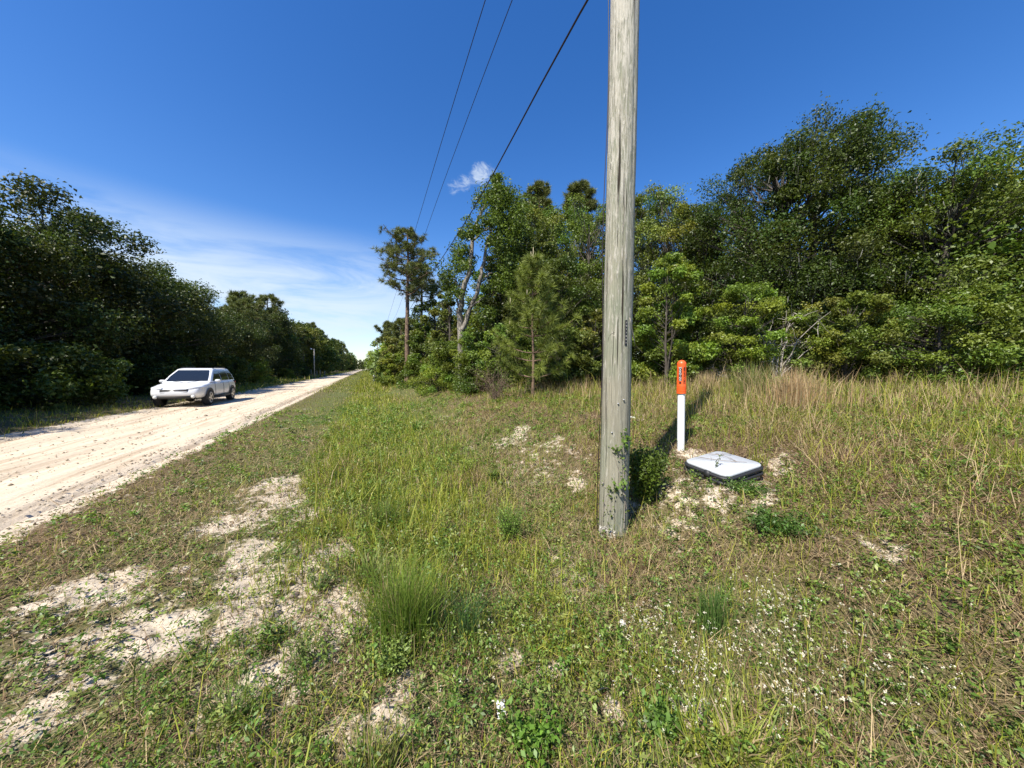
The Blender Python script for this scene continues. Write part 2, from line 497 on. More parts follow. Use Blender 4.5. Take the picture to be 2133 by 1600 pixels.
VV = np.concatenate([np.linspace(-60, -10, 26)[:-1], np.linspace(-10, 45, 240)[:-1], np.linspace(45, 140, 100)[:-1], np.linspace(140, 650, 90)])
UU = np.linspace(-8.3, -3.2, 52)
ru, rv = np.meshgrid(UU, VV)
wl = -7.75 + .5 * (fbm(rv * .35, rv * 0, 51) - .5) + .25 * (fbm(rv * 1.5, rv * 0, 52) - .5)
wr = -3.65 + .6 * (fbm(rv * .3, rv * 0 + 4, 53) - .5) + .4 * (fbm(rv * 1.6, rv * 0, 54) - .5)
edge = sstep(-.3, .12, ru - wl) * sstep(-.3, .12, wr - ru)
rut = sum(np.exp(-((ru - c - .12 * np.sin(rv * .11 + c)) / .28) ** 2) for c in (-6.75, -5.1))
rz = -.17 + .16 * edge - .045 * rut + .03 * (fbm(ru * 2, rv * .5, 55) - .5) + .01 * (fbm(ru * 7, rv * 4, 56) - .5)
nC = len(UU); i = np.arange(len(VV) - 1)[:, None] * nC; j = np.arange(nC - 1)[None]
q = np.stack([i + j, i + j + 1, i + nC + j + 1, i + nC + j], -1).reshape(-1, 4)
g = MB().add(np.stack([ru, rv, rz], -1).reshape(-1, 3), q)
road = g.build('dirt_road', mat_road(), None, True); road.rotation_euler = (0, 0, TH)
tag(road, 'pale sandy dirt road running straight to the horizon', 'road', kind='structure')


# ------------------------------------------------------------------ ground cover
def zone(x, y):
    u, v = uv(x, y)
    mown = sstep(-3.7, -3.0, u) * (1 - sstep(-1.3, -.5, u))
    lush = sstep(-1.3, -.5, u) * (1 - sstep(1.0, 2.1, u))
    bank = sstep(1.0, 2.1, u)
    left = (1 - sstep(-8.2, -7.7, u))
    return u, v, mown, lush, bank, left


G1, G2, G3 = np.array([.12, .165, .017]), np.array([.25, .275, .035]), np.array([.32, .31, .05])
D1, D2, D3 = np.array([.45, .34, .19]), np.array([.3, .205, .11]), np.array([.17, .085, .055])


def pick(n, cols, p):
    k = rng.choice(len(cols), n, p=np.array(p) / sum(p))
    return np.array(cols)[k]


def wedge(r0, r1, dens, A=76):
    A = R(A); n = int(dens * A * (r1 * r1 - r0 * r0))
    r = np.sqrt(rng.uniform(r0 * r0, r1 * r1, n)); a = rng.uniform(-A, A, n)
    return r * np.sin(a), r * np.cos(a)


def clumped(x, y, k, spread):
    """k blades round each point"""
    n = len(x)
    X = np.repeat(x, k) + rng.normal(0, spread, n * k); Y = np.repeat(y, k) + rng.normal(0, spread, n * k)
    return X, Y


grass, straw, weeds, flowers = MB(), MB(), MB(), MB()
BANDS = [(.6, 2.2, 5200, 1.0), (2.2, 4, 3600, 1.15), (4, 7, 1900, 1.5), (7, 12, 800, 2.2), (12, 22, 260, 3.6), (22, 40, 70, 6.5)]
for r0, r1, dens, ws in BANDS:
    x, y = wedge(r0, r1, dens)
    u, v, mown, lush, bank, left = zone(x, y)
    sdm = sand(x, y); n1 = fbm(x * 1.1, y * 1.1, 61); n2 = fbm(x * 5, y * 5, 62, 3)
    onroad = sstep(-7.9, -7.5, u) * (1 - sstep(-3.9, -3.3, u + .5 * (n2 - .5)))
    n5 = fbm(x * 1.6 + 31, y * 1.6 + 7, 78, 3)
    p = (.65 * mown + lush * np.clip(-.1 + 2.2 * n5, .3, 1.15) + .62 * bank + .8 * left) * np.clip(-.25 + 2.4 * n2, .1, 1.4) * (1 - .84 * sdm) * (1 - onroad)
    p *= np.where(bank > .5, np.clip(.3 + 1.6 * n1 - .1, .2, 1.2), 1)
    nearleft = sstep(.35, -.4, x) * sstep(2.7, 1.7, y); p = p * (1 - .72 * nearleft)
    dv = np.hypot(x - PAD[0], y - PAD[1]); p = p * sstep(.36, .6, dv)
    ok = rng.random(len(x)) < p * .8
    x, y, u, mown, lush, bank, left, n1, n2 = [k[ok] for k in (x, y, u, mown, lush, bank, left, n1, n2)]
    n = len(x); n4 = fbm(x * 1.9 + 11, y * 1.9, 64, 3)
    tall = mown * .06 + lush * .165 + bank * .13 + left * .12 + .09 * sstep(3.0, 5.5, u) * (u > 0)
    h = tall * np.exp(rng.normal(0, .48, n)) * (.3 + 1.3 * n1)
    h = h * (.74 + .26 * sstep(1.8, 4, y)) * (.6 + .8 * n4)
    w = .0032 * ws * rng.uniform(.7, 1.6, n) * (1 + .35 * lush)
    dryp = np.clip((.36 * mown + .05 * lush) + .5 * bank + .25 * left + .7 * (n1 - .5) + 2.0 * bank * (n4 - .5) + 1.0 * mown * (n4 - .5) + 1.0 * lush * (n4 - .5), .04, .94)
    isd = rng.random(n) < dryp
    col = pick(n, [G1, G2, G3], [.3, .45, .25]) * rng.uniform(.7, 1.25, (n, 1))
    col = col * (1 + .24 * lush)[:, None]
    dark = (lush * .1)[:, None]
    col = col * (1 - dark) + G1 * dark
    dc = pick(n, [D1, D2, D3, G3], [.5, .3, .12, .2]) * rng.uniform(.7, 1.15, (n, 1))
    P = np.stack([x, y, terr(x, y) - .008], 1)
    az = rng.uniform(0, 2 * np.pi, n); lean = np.abs(rng.normal(.3, .3, n) + bank * rng.normal(.15, .25, n)); curl = rng.normal(.6, .75, n)
    g_ = ~isd
    blades(grass, P[g_], h[g_], w[g_], az[g_], lean[g_], curl[g_], col[g_])
    blades(straw, P[isd], h[isd] * 1.05, w[isd] * .8, az[isd], lean[isd] + .25, curl[isd], dc[isd])

# lying dead strands (thatch) near the camera
for r0, r1, dens, ws in [(.6, 3, 3000, 1), (3, 6, 1500, 1.4), (6, 11, 480, 2.2)]:
    x, y = wedge(r0, r1, dens)
    u, v, mown, lush, bank, left = zone(x, y)
    n1 = fbm(x * 1.4 + 3, y * 1.4, 65, 3)
    p = (.7 * mown + .6 * lush + 1.0 * bank) * np.clip(-.5 + 2.6 * n1, .08, 1) * (1 - .6 * sand(x, y))
    ok = rng.random(len(x)) < p
    x, y = x[ok], y[ok]; n = len(x)
    col = pick(n, [D1, D2, D3], [.5, .34, .16]) * rng.uniform(.6, 1.15, (n, 1))
    blades(straw, np.stack([x, y, terr(x, y) + rng.uniform(.0, .03, n)], 1), rng.uniform(.06, .2, n), .0026 * ws * rng.uniform(.7, 1.5, n),
           rng.uniform(0, 6.28, n), rng.uniform(1.0, 1.6, n), rng.normal(0, .35, n), col)

litter = MB()
for r0, r1, dens, ws in [(.6, 3, 3600, 1), (3, 6, 1200, 1.5), (6, 10, 250, 2.4)]:
    x, y = wedge(r0, r1, dens)
    u, v, mown, lush, bank, left = zone(x, y); n1 = fbm(x * 2.3, y * 2.3, 68, 3)
    ok = (u > -3.6) & (rng.random(len(x)) < (1 - .6 * sand(x, y)) * np.clip(-.6 + 2.4 * n1, .04, 1))
    x, y = x[ok], y[ok]; n = len(x)
    leaves(litter, np.stack([x, y, terr(x, y) + rng.uniform(.002, .014, n)], 1), rand_dirs(n) * .55 + [0, 0, .8], rng.uniform(.008, .028, n) * ws,
           pick(n, [[.08, .055, .035], [.2, .14, .08], [.36, .28, .17], [.05, .045, .035]], [.3, .3, .25, .15]) * rng.uniform(.7, 1.2, (n, 1)), .45)

# creeping broad leaved weeds: little rosettes
for r0, r1, dens, ws in [(.6, 2.6, 560, 1), (2.6, 5, 330, 1.2), (5, 9, 140, 1.7), (9, 16, 45, 2.5)]:
    x, y = wedge(r0, r1, dens)
    u, v, mown, lush, bank, left = zone(x, y)
    n1 = fbm(x * 1.7 + 9, y * 1.7, 66, 3)
    p = np.clip(-1.3 + 4.2 * n1, 0, 1) * (.42 * mown + 1.1 * lush + .85 * bank) * (1 - .75 * sand(x, y))
    p = np.maximum(p, (rng.random(len(x)) < .06) * 1.0 * (u > -3.4))
    nearleft = sstep(.35, -.4, x) * sstep(2.8, 1.8, y)
    p = np.maximum(p, nearleft * .95 * (1 - .8 * sand(x, y)))
    ok = rng.random(len(x)) < p
    x, y = x[ok], y[ok]; n = len(x)
    if n == 0: continue
    k = 9
    c0 = pick(n, [[.11, .2, .028], [.2, .27, .055], [.075, .13, .022], [.27, .3, .08]], [.34, .34, .2, .12])
    X, Y = clumped(x, y, k, .016 * ws)
    hh = np.repeat(rng.uniform(.015, .09, n) * (1 + 1.1 * lush[ok]) * ws ** .5, k) * rng.uniform(.4, 1.2, n * k)
    P = np.stack([X, Y, terr(X, Y) + hh], 1)
    nr = rand_dirs(n * k) * .65 + np.array([0, 0, .85])
    leaves(weeds, P, nr, np.repeat(rng.uniform(.013, .032, n), k) * ws * rng.uniform(.7, 1.2, n * k), np.repeat(c0, k, 0) * rng.uniform(.75, 1.2, (n * k, 1)), rng.uniform(.35, .7))

# far verges, seen along the road
for v0, v1, dens, ws in [(26, 55, 26, 1.), (55, 110, 9, 1.8), (110, 260, 2.5, 3)]:
    for ua, ub in [(-3.6, 8.5), (-11.5, -7.9)]:
        n = int((v1 - v0) * (ub - ua) * dens)
        uu = rng.uniform(ua, ub, n); vv = rng.uniform(v0, v1, n); x, y = xy(uu, vv)
        ok = rng.random(n) < np.clip(.1 + 1.6 * fbm(x * .5, y * .5, 71), 0, 1)
        x, y, uu = x[ok], y[ok], uu[ok]; n = len(x)
        col = pick(n, [G1, G2, G3, D1], [.25, .4, .3, .12]) * rng.uniform(.7, 1.2, (n, 1))
        h = np.where(uu < -.8, np.where(uu < -7, .3, .12), .3) * np.exp(rng.normal(0, .4, n))
        blades(grass, np.stack([x, y, terr0(x, y) - .02], 1), h, .035 * ws * rng.uniform(.6, 1.5, n), rng.uniform(0, 6.28, n), np.abs(rng.normal(.3, .3, n)), rng.normal(.4, .4, n), col)

# taller rough grass under the edge of the wood on the right
n = 52000
Y = rng.uniform(5.5, 24, n); a = np.radians(rng.uniform(-8, 74, n)); x = Y * np.tan(a); y = Y
u, v = uv(x, y); n1 = fbm(x * .9, y * .9, 73, 3)
ok = (u > 3.7) & (np.hypot(x, y) < 30) & (rng.random(n) < np.clip(-.5 + 2.2 * n1, 0, 1) * sstep(3.7, 7.0, u))
x, y, u, n1 = x[ok], y[ok], u[ok], n1[ok]; n = len(x)
h = rng.uniform(.25, .62, n) * (.6 + .7 * n1)
isd = rng.random(n) < .55
col = np.where(isd[:, None], pick(n, [D1, D2, [.5, .36, .2]], [.5, .3, .3]), pick(n, [G1, G2, G3], [.3, .4, .3])) * rng.uniform(.7, 1.15, (n, 1))
P = np.stack([x, y, terr0(x, y) - .02], 1)
ws = np.clip(np.hypot(x, y) / 9, .8, 3)
blades(straw, P, h, .006 * ws * rng.uniform(.7, 1.5, n), rng.uniform(0, 6.28, n), np.abs(rng.normal(.15, .18, n)), rng.normal(.35, .4, n), col)

# small white flower heads on thin stalks, in drifts
FL = [(1350, 1330, 60, 34, 70), (1600, 1320, 70, 50, 70), (1470, 1400, 110, 60, 110), (1440, 1500, 60, 60, 60), (800, 1000, 60, 40, 60), (860, 1070, 60, 50, 70), (890, 1160, 40, 50, 30),
      (930, 1240, 60, 40, 45), (990, 1300, 50, 70, 60), (1010, 1400, 60, 60, 60), (950, 1480, 50, 30, 20), (1640, 1420, 40, 60, 40), (740, 960, 50, 30, 25), (1560, 1250, 70, 40, 30),
      (1640, 1520, 60, 50, 40), (1300, 1450, 90, 80, 16), (1750, 1350, 130, 90, 60), (1130, 1330, 120, 120, 14), (1850, 1480, 120, 80, 50), (680, 1000, 120, 60, 20)]
for px, py, hw, hh, k in FL:
    for _ in range(int(k * (1.1 if px > 1250 else .35))):
        x, y = on(px + np.clip(random.gauss(0, .6), -1.5, 1.5) * hw, min(1690, py + np.clip(random.gauss(0, .6), -1.5, 1.5) * hh))
        z = float(terr(x, y)); hgt = random.uniform(.06, .2)
        top = np.array([x + random.gauss(0, .02), y + random.gauss(0, .02), z + hgt])
        blades(flowers, np.array([[x, y, z]]), np.array([hgt]), np.array([.0024]), np.array([random.uniform(0, 6.28)]), np.array([.1]), np.array([.1]), np.array([[.16, .2, .07]]))
        m = random.choice([3, 4, 5, 7]); s = random.uniform(.0045, .0082)
        P = top + rng.normal(0, s * .5, (m, 3))
        leaves(flowers, P, rand_dirs(m) + np.array([-.2, -.4, 1.]), s * rng.uniform(.8, 1.3, m), np.array([[.72, .67, .52]] * m) * random.uniform(.8, 1), .8)

tag(grass.build('grass', M_GRASS), 'green and olive grass growing over the verge and bank', 'grass', kind='stuff')
tag(straw.build('dry_grass', M_DRY), 'dry tan grass and fallen strands among the green grass', 'dry grass', kind='stuff')
tag(weeds.build('ground_weeds', M_LEAFB), 'small creeping broad leaved weeds covering the sandy ground', 'weeds', kind='stuff')
def crumbs(mb, x, y, z, s, col):
    n = len(x)
    o = np.array([[1, 0, 0], [0, 1, 0], [-1, 0, 0], [0, -1, 0], [0, 0, .75], [0, 0, -.6]])
    V = (o[None] * rng.uniform(.6, 1.3, (n, 6, 1))) + rng.normal(0, .15, (n, 6, 3))
    a = rng.uniform(0, 6.28, n); c_, s_ = np.cos(a)[:, None], np.sin(a)[:, None]
    V = np.stack([V[..., 0] * c_ - V[..., 1] * s_, V[..., 0] * s_ + V[..., 1] * c_, V[..., 2]], -1) * s[:, None, None] + np.stack([x, y, z], 1)[:, None]
    T_ = np.array([[0, 1, 4], [1, 2, 4], [2, 3, 4], [3, 0, 4], [1, 0, 5], [2, 1, 5], [3, 2, 5], [0, 3, 5]])
    mb.add(V.reshape(-1, 3), None, (np.arange(n)[:, None, None] * 6 + T_[None]).reshape(-1, 3), np.repeat(col, 6, 0))


crumb = MB()
for r0, r1, dens, ws in [(.6, 3.2, 1500, 1), (3.2, 7, 300, 1.6)]:
    x, y = wedge(r0, r1, dens); u = uv(x, y)[0]
    ok = (rng.random(len(x)) < np.clip(sand(x, y) * 1.1, 0, 1) * np.clip(-.4 + 2 * fbm(x * 3, y * 3, 77, 3), 0, 1)) & (u > -3.4)
    x, y = x[ok], y[ok]; n = len(x)
    crumbs(crumb, x, y, terr(x, y) + .001, rng.lognormal(-5.4, .5, n) * ws, pick(n, [[.5, .42, .32], [.34, .28, .21], [.14, .11, .085]], [.5, .3, .2]) * rng.uniform(.8, 1.15, (n, 1)))
n = 9000; uu = np.concatenate([rng.uniform(-7.6, -3.5, n // 2), -3.75 + rng.normal(0, .22, n // 4), -7.6 + rng.normal(0, .2, n // 4)]); vv = rng.uniform(-4, 34, len(uu)) ; x, y = xy(uu, vv)
crumbs(crumb, x, y, np.where((uu > -7.5) & (uu < -3.9), -.012, -.006), rng.lognormal(-4.5, .5, len(uu)), np.array([[.5, .41, .3]]) * rng.uniform(.6, 1.2, (len(uu), 1)))
tag(crumb.build('gravel', M_DRY), 'small crumbs of sand and stones lying on the bare ground and road', 'gravel', kind='stuff')
tag(litter.build('leaf_litter', M_DRY), 'small brown leaf litter scattered over the sandy ground', 'leaf litter', kind='stuff')
tag(flowers.build('wildflowers', M_FLOWER), 'tiny white wildflowers on thin stalks scattered in the grass', 'wildflowers', kind='stuff')


# ------------------------------------------------------------------ trees
def clump_leaves(cb, c, rc, per, leaf, col, flat=.75, asp=.5, stray=.07, up=.45):
    d = rand_dirs(per)
    r = rc * (.35 + .65 * rng.random(per) ** .5)
    st = rng.random(per) < stray
    r = np.where(st, rc * rng.uniform(1, 1.3, per), r)
    lump = 1 + .35 * np.sin(d[:, 0] * 5 + c[0] * 3) * np.sin(d[:, 1] * 5 + c[1] * 3) + .2 * np.sin(d[:, 2] * 9 + c[2])
    P = c + d * (r * lump)[:, None] * np.array([1, 1, flat])
    nr = d * .5 + np.array([0, 0, up]) + rand_dirs(per) * .8
    cc = np.asarray(col) * rng.uniform(.72, 1.25, (per, 1)) * np.array([1 + .0, 1, 1])
    leaves(cb, P, nr, leaf * rng.uniform(.45, 1.35, per), cc, asp)


def broad(H, W, base=.3, nc=45, per=260, leaf=.1, col=(.06, .1, .025), tr=.16, lean=(0, 0), rcl=.19, top=1.0, asp=.5, flat=.75, moss=0, bare=0, stems=1, irr=.35):
    tb, cb = MB(), MB()
    H = float(H)
    lean = np.array([lean[0], lean[1], 0.])
    k = 9; t = np.linspace(0, 1, k)
    wob = np.cumsum(rng.normal(0, .05, (k, 3)) * np.array([1, 1, 0]), 0) * W * .12
    wob -= wob[0]
    axis = np.stack([t * 0, t * 0, t * H * .86], 1) + wob + (t ** 1.4)[:, None] * lean

    def ax(s):
        return np.array([np.interp(s, t, axis[:, m]) for m in range(3)])
    tube(tb, axis, tr * (1 - .82 * t) * (1 + .5 * np.exp(-t * 18)), 8)
    for _ in range(stems - 1):
        e = ax(.7) + np.array([*rng.normal(0, W * .2, 2), 0])
        tube(tb, bez(rng.normal(0, .15, 3) * np.array([1, 1, 0]), ax(.35) + rng.normal(0, .3, 3), e, 7), np.linspace(tr * .7, tr * .12, 7), 6)
    col = np.asarray(col)
    wide = rng.uniform(1 - irr, 1 + irr, 12)
    for i in range(nc):
        s = base + (1 - base) * ((i + rng.random()) / nc)
        q_ = (s - base) / (1 - base)
        env = W * .56 * math.sqrt(max(0, 1 - ((q_ - .45) / .64) ** 2))
        an = rng.uniform(0, 2 * np.pi)
        env *= wide[int(an / (2 * np.pi) * 12) % 12]
        rad = env * (.25 + .75 * rng.random() ** .5)
        a0 = ax(min(1, s))
        c = np.array([a0[0] + rad * math.cos(an), a0[1] + rad * math.sin(an), s * H * .96 + rng.normal(0, .02 * H)])
        rc = W * rcl * rng.uniform(.6, 1.25) * (1 - .35 * q_)
        b0 = ax(max(.6 * base + .04, min(.95, s - .06 - .14 * rng.random())))
        pth = bez(b0, (b0 + c) * .5 + np.array([0, 0, -.04 * H * rng.random()]) + rng.normal(0, .04 * W, 3), c, 6)
        tube(tb, pth, np.linspace(tr * .19, tr * .04, 6), 5)
        for _ in range(2):
            e = c + rand_dirs(1)[0] * rc * np.array([1, 1, .7])
            tube(tb, bez(pth[3], c * .5 + pth[3] * .5 + rng.normal(0, .05, 3), e, 4), np.linspace(tr * .055, .005, 4), 4)
        if rng.random() < bare: continue
        clump_leaves(cb, c, rc, int(per * 1.85 * rng.uniform(.7, 1.3)), leaf * 1.15, col * rng.uniform(.78, 1.28) * np.array([rng.uniform(.85, 1.25), 1, rng.uniform(.8, 1.2)]), flat, asp)
        if moss and rng.random() < moss:
            m = 26; P = c + rng.normal(0, rc * .5, (m, 3)) + np.array([0, 0, -rc * .5])
            blades(cb, P, rng.uniform(.25, .7, m), np.full(m, .018), rng.uniform(0, 6.28, m), np.full(m, math.pi - .25) + rng.normal(0, .2, m), rng.normal(0, .2, m), np.array([[.1, .1, .075]] * m))
    return tb, cb


def needles(mb, P, axis, n, L, w, col, spread=.9):
    N = len(P)
    d = unit(np.repeat(axis, n, 0) * .7 + rand_dirs(N * n) * spread)
    B = np.repeat(P, n, 0)
    s = unit(np.cross(d, rand_dirs(N * n))) * w * .5
    l = L * rng.uniform(.75, 1.15, N * n)[:, None]
    droop = np.array([0, 0, -1.]) * l * .12
    v = np.stack([B - s, B + s, B + d * l + droop], 1).reshape(-1, 3)
    t = np.arange(N * n * 3).reshape(-1, 3)
    mb.add(v, None, t, np.repeat(np.repeat(col, n, 0) * rng.uniform(.75, 1.25, (N * n, 1)), 3, 0))


def pine(H, W, base=.6, nl=24, tr=.17, tuft=30, L=.32, w=.035, col=(.13, .145, .038), sub=6, lean=(0, 0), skew=0.):
    tb, cb = MB(), MB()
    t = np.linspace(0, 1, 12)
    wob = np.cumsum(rng.normal(0, .03, (12, 3)) * np.array([1, 1, 0]), 0); wob -= wob[0]
    axis = np.stack([t * lean[0], t * lean[1], t * H * .97], 1) + wob

    def ax(s):
        return np.array([np.interp(s, t, axis[:, m]) for m in range(3)])
    tube(tb, axis, tr * (1 - .8 * t ** 1.3), 9)
    col = np.asarray(col)
    for i in range(nl):
        q_ = (i + rng.random()) / nl
        s = base + (1 - base) * q_
        an = i * 2.4 + rng.normal(0, .5)
        ln = W * .5 * (math.sin(math.pi * (.22 + .75 * q_)) ** .7 * (1.1 - .3 * q_) + .05) * rng.uniform(.55, 1.15) * (1 + skew * math.cos(an - math.pi))
        ln = min(ln, W * .43)
        d = np.array([math.cos(an), math.sin(an), 0])
        b0 = ax(s)
        e = b0 + d * ln + np.array([0, 0, ln * rng.uniform(.1, .45) + .12])
        pth = bez(b0, b0 + d * ln * .55 + np.array([0, 0, -.02 * ln]), e, 7)
        tube(tb, pth, np.linspace(tr * .26, .015, 7), 5)
        for k in range(sub):
            f = rng.uniform(.35, 1); p0 = pth[min(6, int(f * 6))]
            sd_ = unit(np.cross(d, [0, 0, 1.]))
            e2 = p0 + d * ln * .14 * rng.random() + sd_ * ln * rng.normal(0, .26) + np.array([0, 0, rng.uniform(.05, .4) * ln * .6])
            tube(tb, np.linspace(p0, e2, 3), [.02, .014, .008], 4)
            m = 5
            P = np.linspace(p0 * .35 + e2 * .65, e2, m) + rng.normal(0, .085 * (ln ** .5), (m, 3))
            A = np.repeat(unit(e2 - p0)[None], m, 0) + np.array([0, 0, .5])
            needles(cb, P, unit(A), tuft, L, w, np.repeat((col * rng.uniform(.75, 1.3))[None], m, 0))
    return tb, cb


def plant_tree(name, label, cat, gen, loc, rz=0, barkm=None, leafm=None, group=None, trunk='trunk', crown='crown'):
    tb, cb = gen
    o = empty(name, loc, rz, label, cat, group)
    tb.build(trunk, barkm or M_BARK, o, True)
    cb.build(crown, leafm or M_LEAF, o)
    return o


def spot(px, Y, top=None):
    x = at(px, CY, Y)[0]; z = float(terr0(x, Y)) - .05
    H = (at(px, top, Y)[2] - z) if top is not None else None
    return (x, Y, z), H


def copy_tree(o):
    c = o.copy(); COL.objects.link(c)
    for ch in o.children:
        d = ch.copy(); COL.objects.link(d); d.parent = c
    return c


OAK, OAKD, OLIVE, FRESH, LIME = (.1, .145, .02), (.072, .105, .016), (.135, .165, .03), (.15, .21, .03), (.2, .25, .035)

# -- right hand wood, front row, left to right in the photo
def T(name, label, px, Y, top, wpx, kind='broad', barkm=None, leafm=None, cat='tree', group=None, **kw):
    global rng
    rng = np.random.default_rng(zlib.crc32(label.encode()) + 5)
    loc, H = spot(px, Y, top)
    W = wpx / F * Y
    return plant_tree(name, label, cat, broad(H, W, **kw) if kind == 'broad' else pine(H, W, **kw), loc, 0, barkm, leafm, group)


T('tall_pine', 'tall lone pine with bare trunk and dark spreading crown beside the road', 848, 30, 470, 138, 'pine', M_PINEBARK, M_NEEDLE, base=.57, nl=36, tr=.24, tuft=24, sub=6, L=.38, w=.034, skew=.12)
T('tall_pine', 'shorter pine half hidden behind the tall lone pine', 880, 34, 548, 110, 'pine', M_PINEBARK, M_NEEDLE, base=.66, nl=16, tr=.22, tuft=20, L=.42, w=.045)
T('pine_tree', 'far pine with flat grey green crown left of the tall pine trunk', 808, 62, 672, 66, 'pine', M_PINEBARK, M_NEEDLE, base=.55, nl=20, tuft=16, L=.6, w=.09, tr=.2)
T('pine_tree', 'far pine with crown touching the tall pine trunk', 838, 52, 662, 56, 'pine', M_PINEBARK, M_NEEDLE, base=.5, nl=18, tuft=16, L=.55, w=.08, tr=.2)
T('leafy_tree', 'dark leafy tree just right of the tall pine trunk', 908, 31, 622, 84, base=.2, nc=40, per=150, leaf=.16, col=OAKD)
T('leafy_tree', 'bushy tree filling the edge below the two tall pines', 888, 29, 672, 64, base=.1, nc=40, per=160, leaf=.15, col=OAK)
T('leafy_tree', 'pale green roadside tree at the far end of the right hand wood', 800, 48, 712, 60, base=.05, nc=34, per=110, leaf=.24, col=FRESH)
T('leafy_tree', 'round green tree beyond the tall pine at the wood edge', 828, 40, 700, 60, base=.05, nc=34, per=130, leaf=.2, col=OLIVE)

# leaning half dead tree hung with vines
loc, H = spot(962, 16, 372)
tb, cb = MB(), MB()
o0 = np.array(loc)


def lp(px, py, dy=0):
    return at(px, py, 16 + dy) - o0


limbs = [([(962, 790), (960, 690), (958, 650), (966, 605), (978, 560), (982, 520), (988, 480), (1000, 450)], .2, .08),
         ([(962, 690), (980, 640), (1000, 590), (1010, 540), (1016, 500), (1024, 480)], .15, .05),
         ([(988, 500), (1000, 485), (1014, 478), (1024, 472)], .07, .03), ([(1000, 450), (1012, 420), (1030, 390), (1034, 372)], .08, .03),
         ([(978, 560), (960, 540), (950, 520)], .06, .02), ([(966, 605), (950, 590), (938, 570)], .06, .02), ([(1000, 590), (1020, 570), (1040, 572)], .05, .02),
         ([(980, 640), (1000, 625), (1012, 618)], .07, .03), ([(958, 650), (950, 612)], .1, .03)]
for pts, ra, rb in limbs:
    pp = np.array([lp(a, b, rng.normal(0, .25)) for a, b in pts])
    pp[0] = lp(*pts[0])
    pp = np.array([[np.interp(q2, np.linspace(0, 1, len(pp)), pp[:, m]) for m in range(3)] for q2 in np.linspace(0, 1, 22)]) + rng.normal(0, .025, (22, 3))
    tube(tb, pp, np.linspace(ra, rb, 22) * .8, 8)
for px, py, rp, k in [(1034, 375, 15, 2), (1040, 400, 30, 5), (1015, 410, 22, 3), (1060, 420, 26, 4), (1045, 440, 34, 6), (1025, 455, 22, 3), (1075, 455, 26, 4), (990, 470, 18, 3), (975, 495, 14, 2), (968, 530, 16, 2),
                      (945, 540, 24, 5), (938, 580, 22, 4), (965, 560, 16, 2), (950, 600, 18, 3), (1050, 490, 30, 6), (1062, 530, 30, 6), (1058, 570, 26, 5), (1040, 600, 20, 3), (1020, 650, 22, 3)]:
    for _ in range(k * 2):
        c = lp(px + random.gauss(0, rp * .5), py + random.gauss(0, rp * .5), random.gauss(0, .7))
        clump_leaves(cb, c, rp / F * 16 * .75, 150, .12, np.array(OAK) * random.uniform(.7, 1.25), .9)
plant_tree('leaning_tree', 'leaning half dead tree with bare pale limbs and vine covered crown', 'tree', (tb, cb), loc, 0, M_PALEBARK, M_LEAF)

T('vine_tree', 'dark vine choked tree rising behind the leaning bare limbs', 1062, 18, 392, 84, base=.22, nc=70, per=230, leaf=.085, col=OAKD, rcl=.17, moss=.2)
T('pine_tree', 'pine with round crown showing above the wood behind the young pine', 1122, 25, 380, 78, 'pine', M_PINEBARK, M_NEEDLE, base=.72, nl=24, tuft=26, L=.36, w=.045, sub=7, tr=.2)
T('pine_tree', 'pine with two tufted tops showing left of the utility pole', 1208, 25, 376, 90, 'pine', M_PINEBARK, M_NEEDLE, base=.72, nl=24, tuft=26, L=.36, w=.045, sub=7, tr=.2)
T('oak_tree', 'olive green oak in the middle of the wood behind the young pine', 1130, 19, 425, 130, base=.25, nc=60, per=230, leaf=.085, col=OLIVE, moss=.3, bare=.06)
T('oak_tree', 'oak with bare grey twigs just left of the utility pole', 1225, 18, 412, 130, base=.28, nc=60, per=220, leaf=.085, col=OAK, moss=.5, bare=.07)
T('oak_tree', 'broad oak directly behind the utility pole', 1300, 17, 395, 110, base=.25, nc=56, per=220, leaf=.085, col=OAK, moss=.35, bare=.03)
T('oak_tree', 'oak with domed olive crown right of the utility pole', 1385, 17, 388, 130, base=.25, nc=60, per=230, leaf=.085, col=OLIVE, moss=.4, bare=.05)
T('oak_tree', 'low dark oak in the dip between the domed and the tallest oak', 1462, 16, 442, 110, base=.2, nc=56, per=230, leaf=.085, col=OAKD, moss=.3)
T('oak_tree', 'tallest oak with ragged dark crown right of the orange marker post', 1606, 14.5, 285, 330, base=.2, nc=190, per=340, leaf=.08, col=(.055, .083, .013), tr=.3, rcl=.125, moss=.3, bare=.03, irr=.16)
T('oak_tree', 'dark oak standing behind the dead grey branches', 1690, 13, 330, 190, base=.15, nc=80, per=330, leaf=.08, col=OAKD, tr=.25, moss=.3)
T('oak_tree', 'broad oak farthest right along the wood edge', 1960, 11, 320, 300, base=.15, nc=90, per=330, leaf=.075, col=OAK, tr=.25, moss=.2)
T('oak_tree', 'medium oak between the dead branches and the rightmost oak', 1815, 12.5, 400, 200, base=.12, nc=70, per=320, leaf=.08, col=OLIVE, tr=.2)
T('leafy_tree', 'slim leafy tree left of the vine choked tree', 1010, 20, 560, 90, base=.1, nc=46, per=180, leaf=.12, col=OAK)
T('leafy_tree', 'slender tree behind the leaning bare limbs', 940, 22, 610, 80, base=.1, nc=44, per=180, leaf=.13, col=OLIVE)
T('leafy_tree', 'dense mid height tree hiding the trunks behind the young pine', 1165, 15.5, 540, 150, base=.08, nc=70, per=320, leaf=.08, col=OAKD, tr=.12)

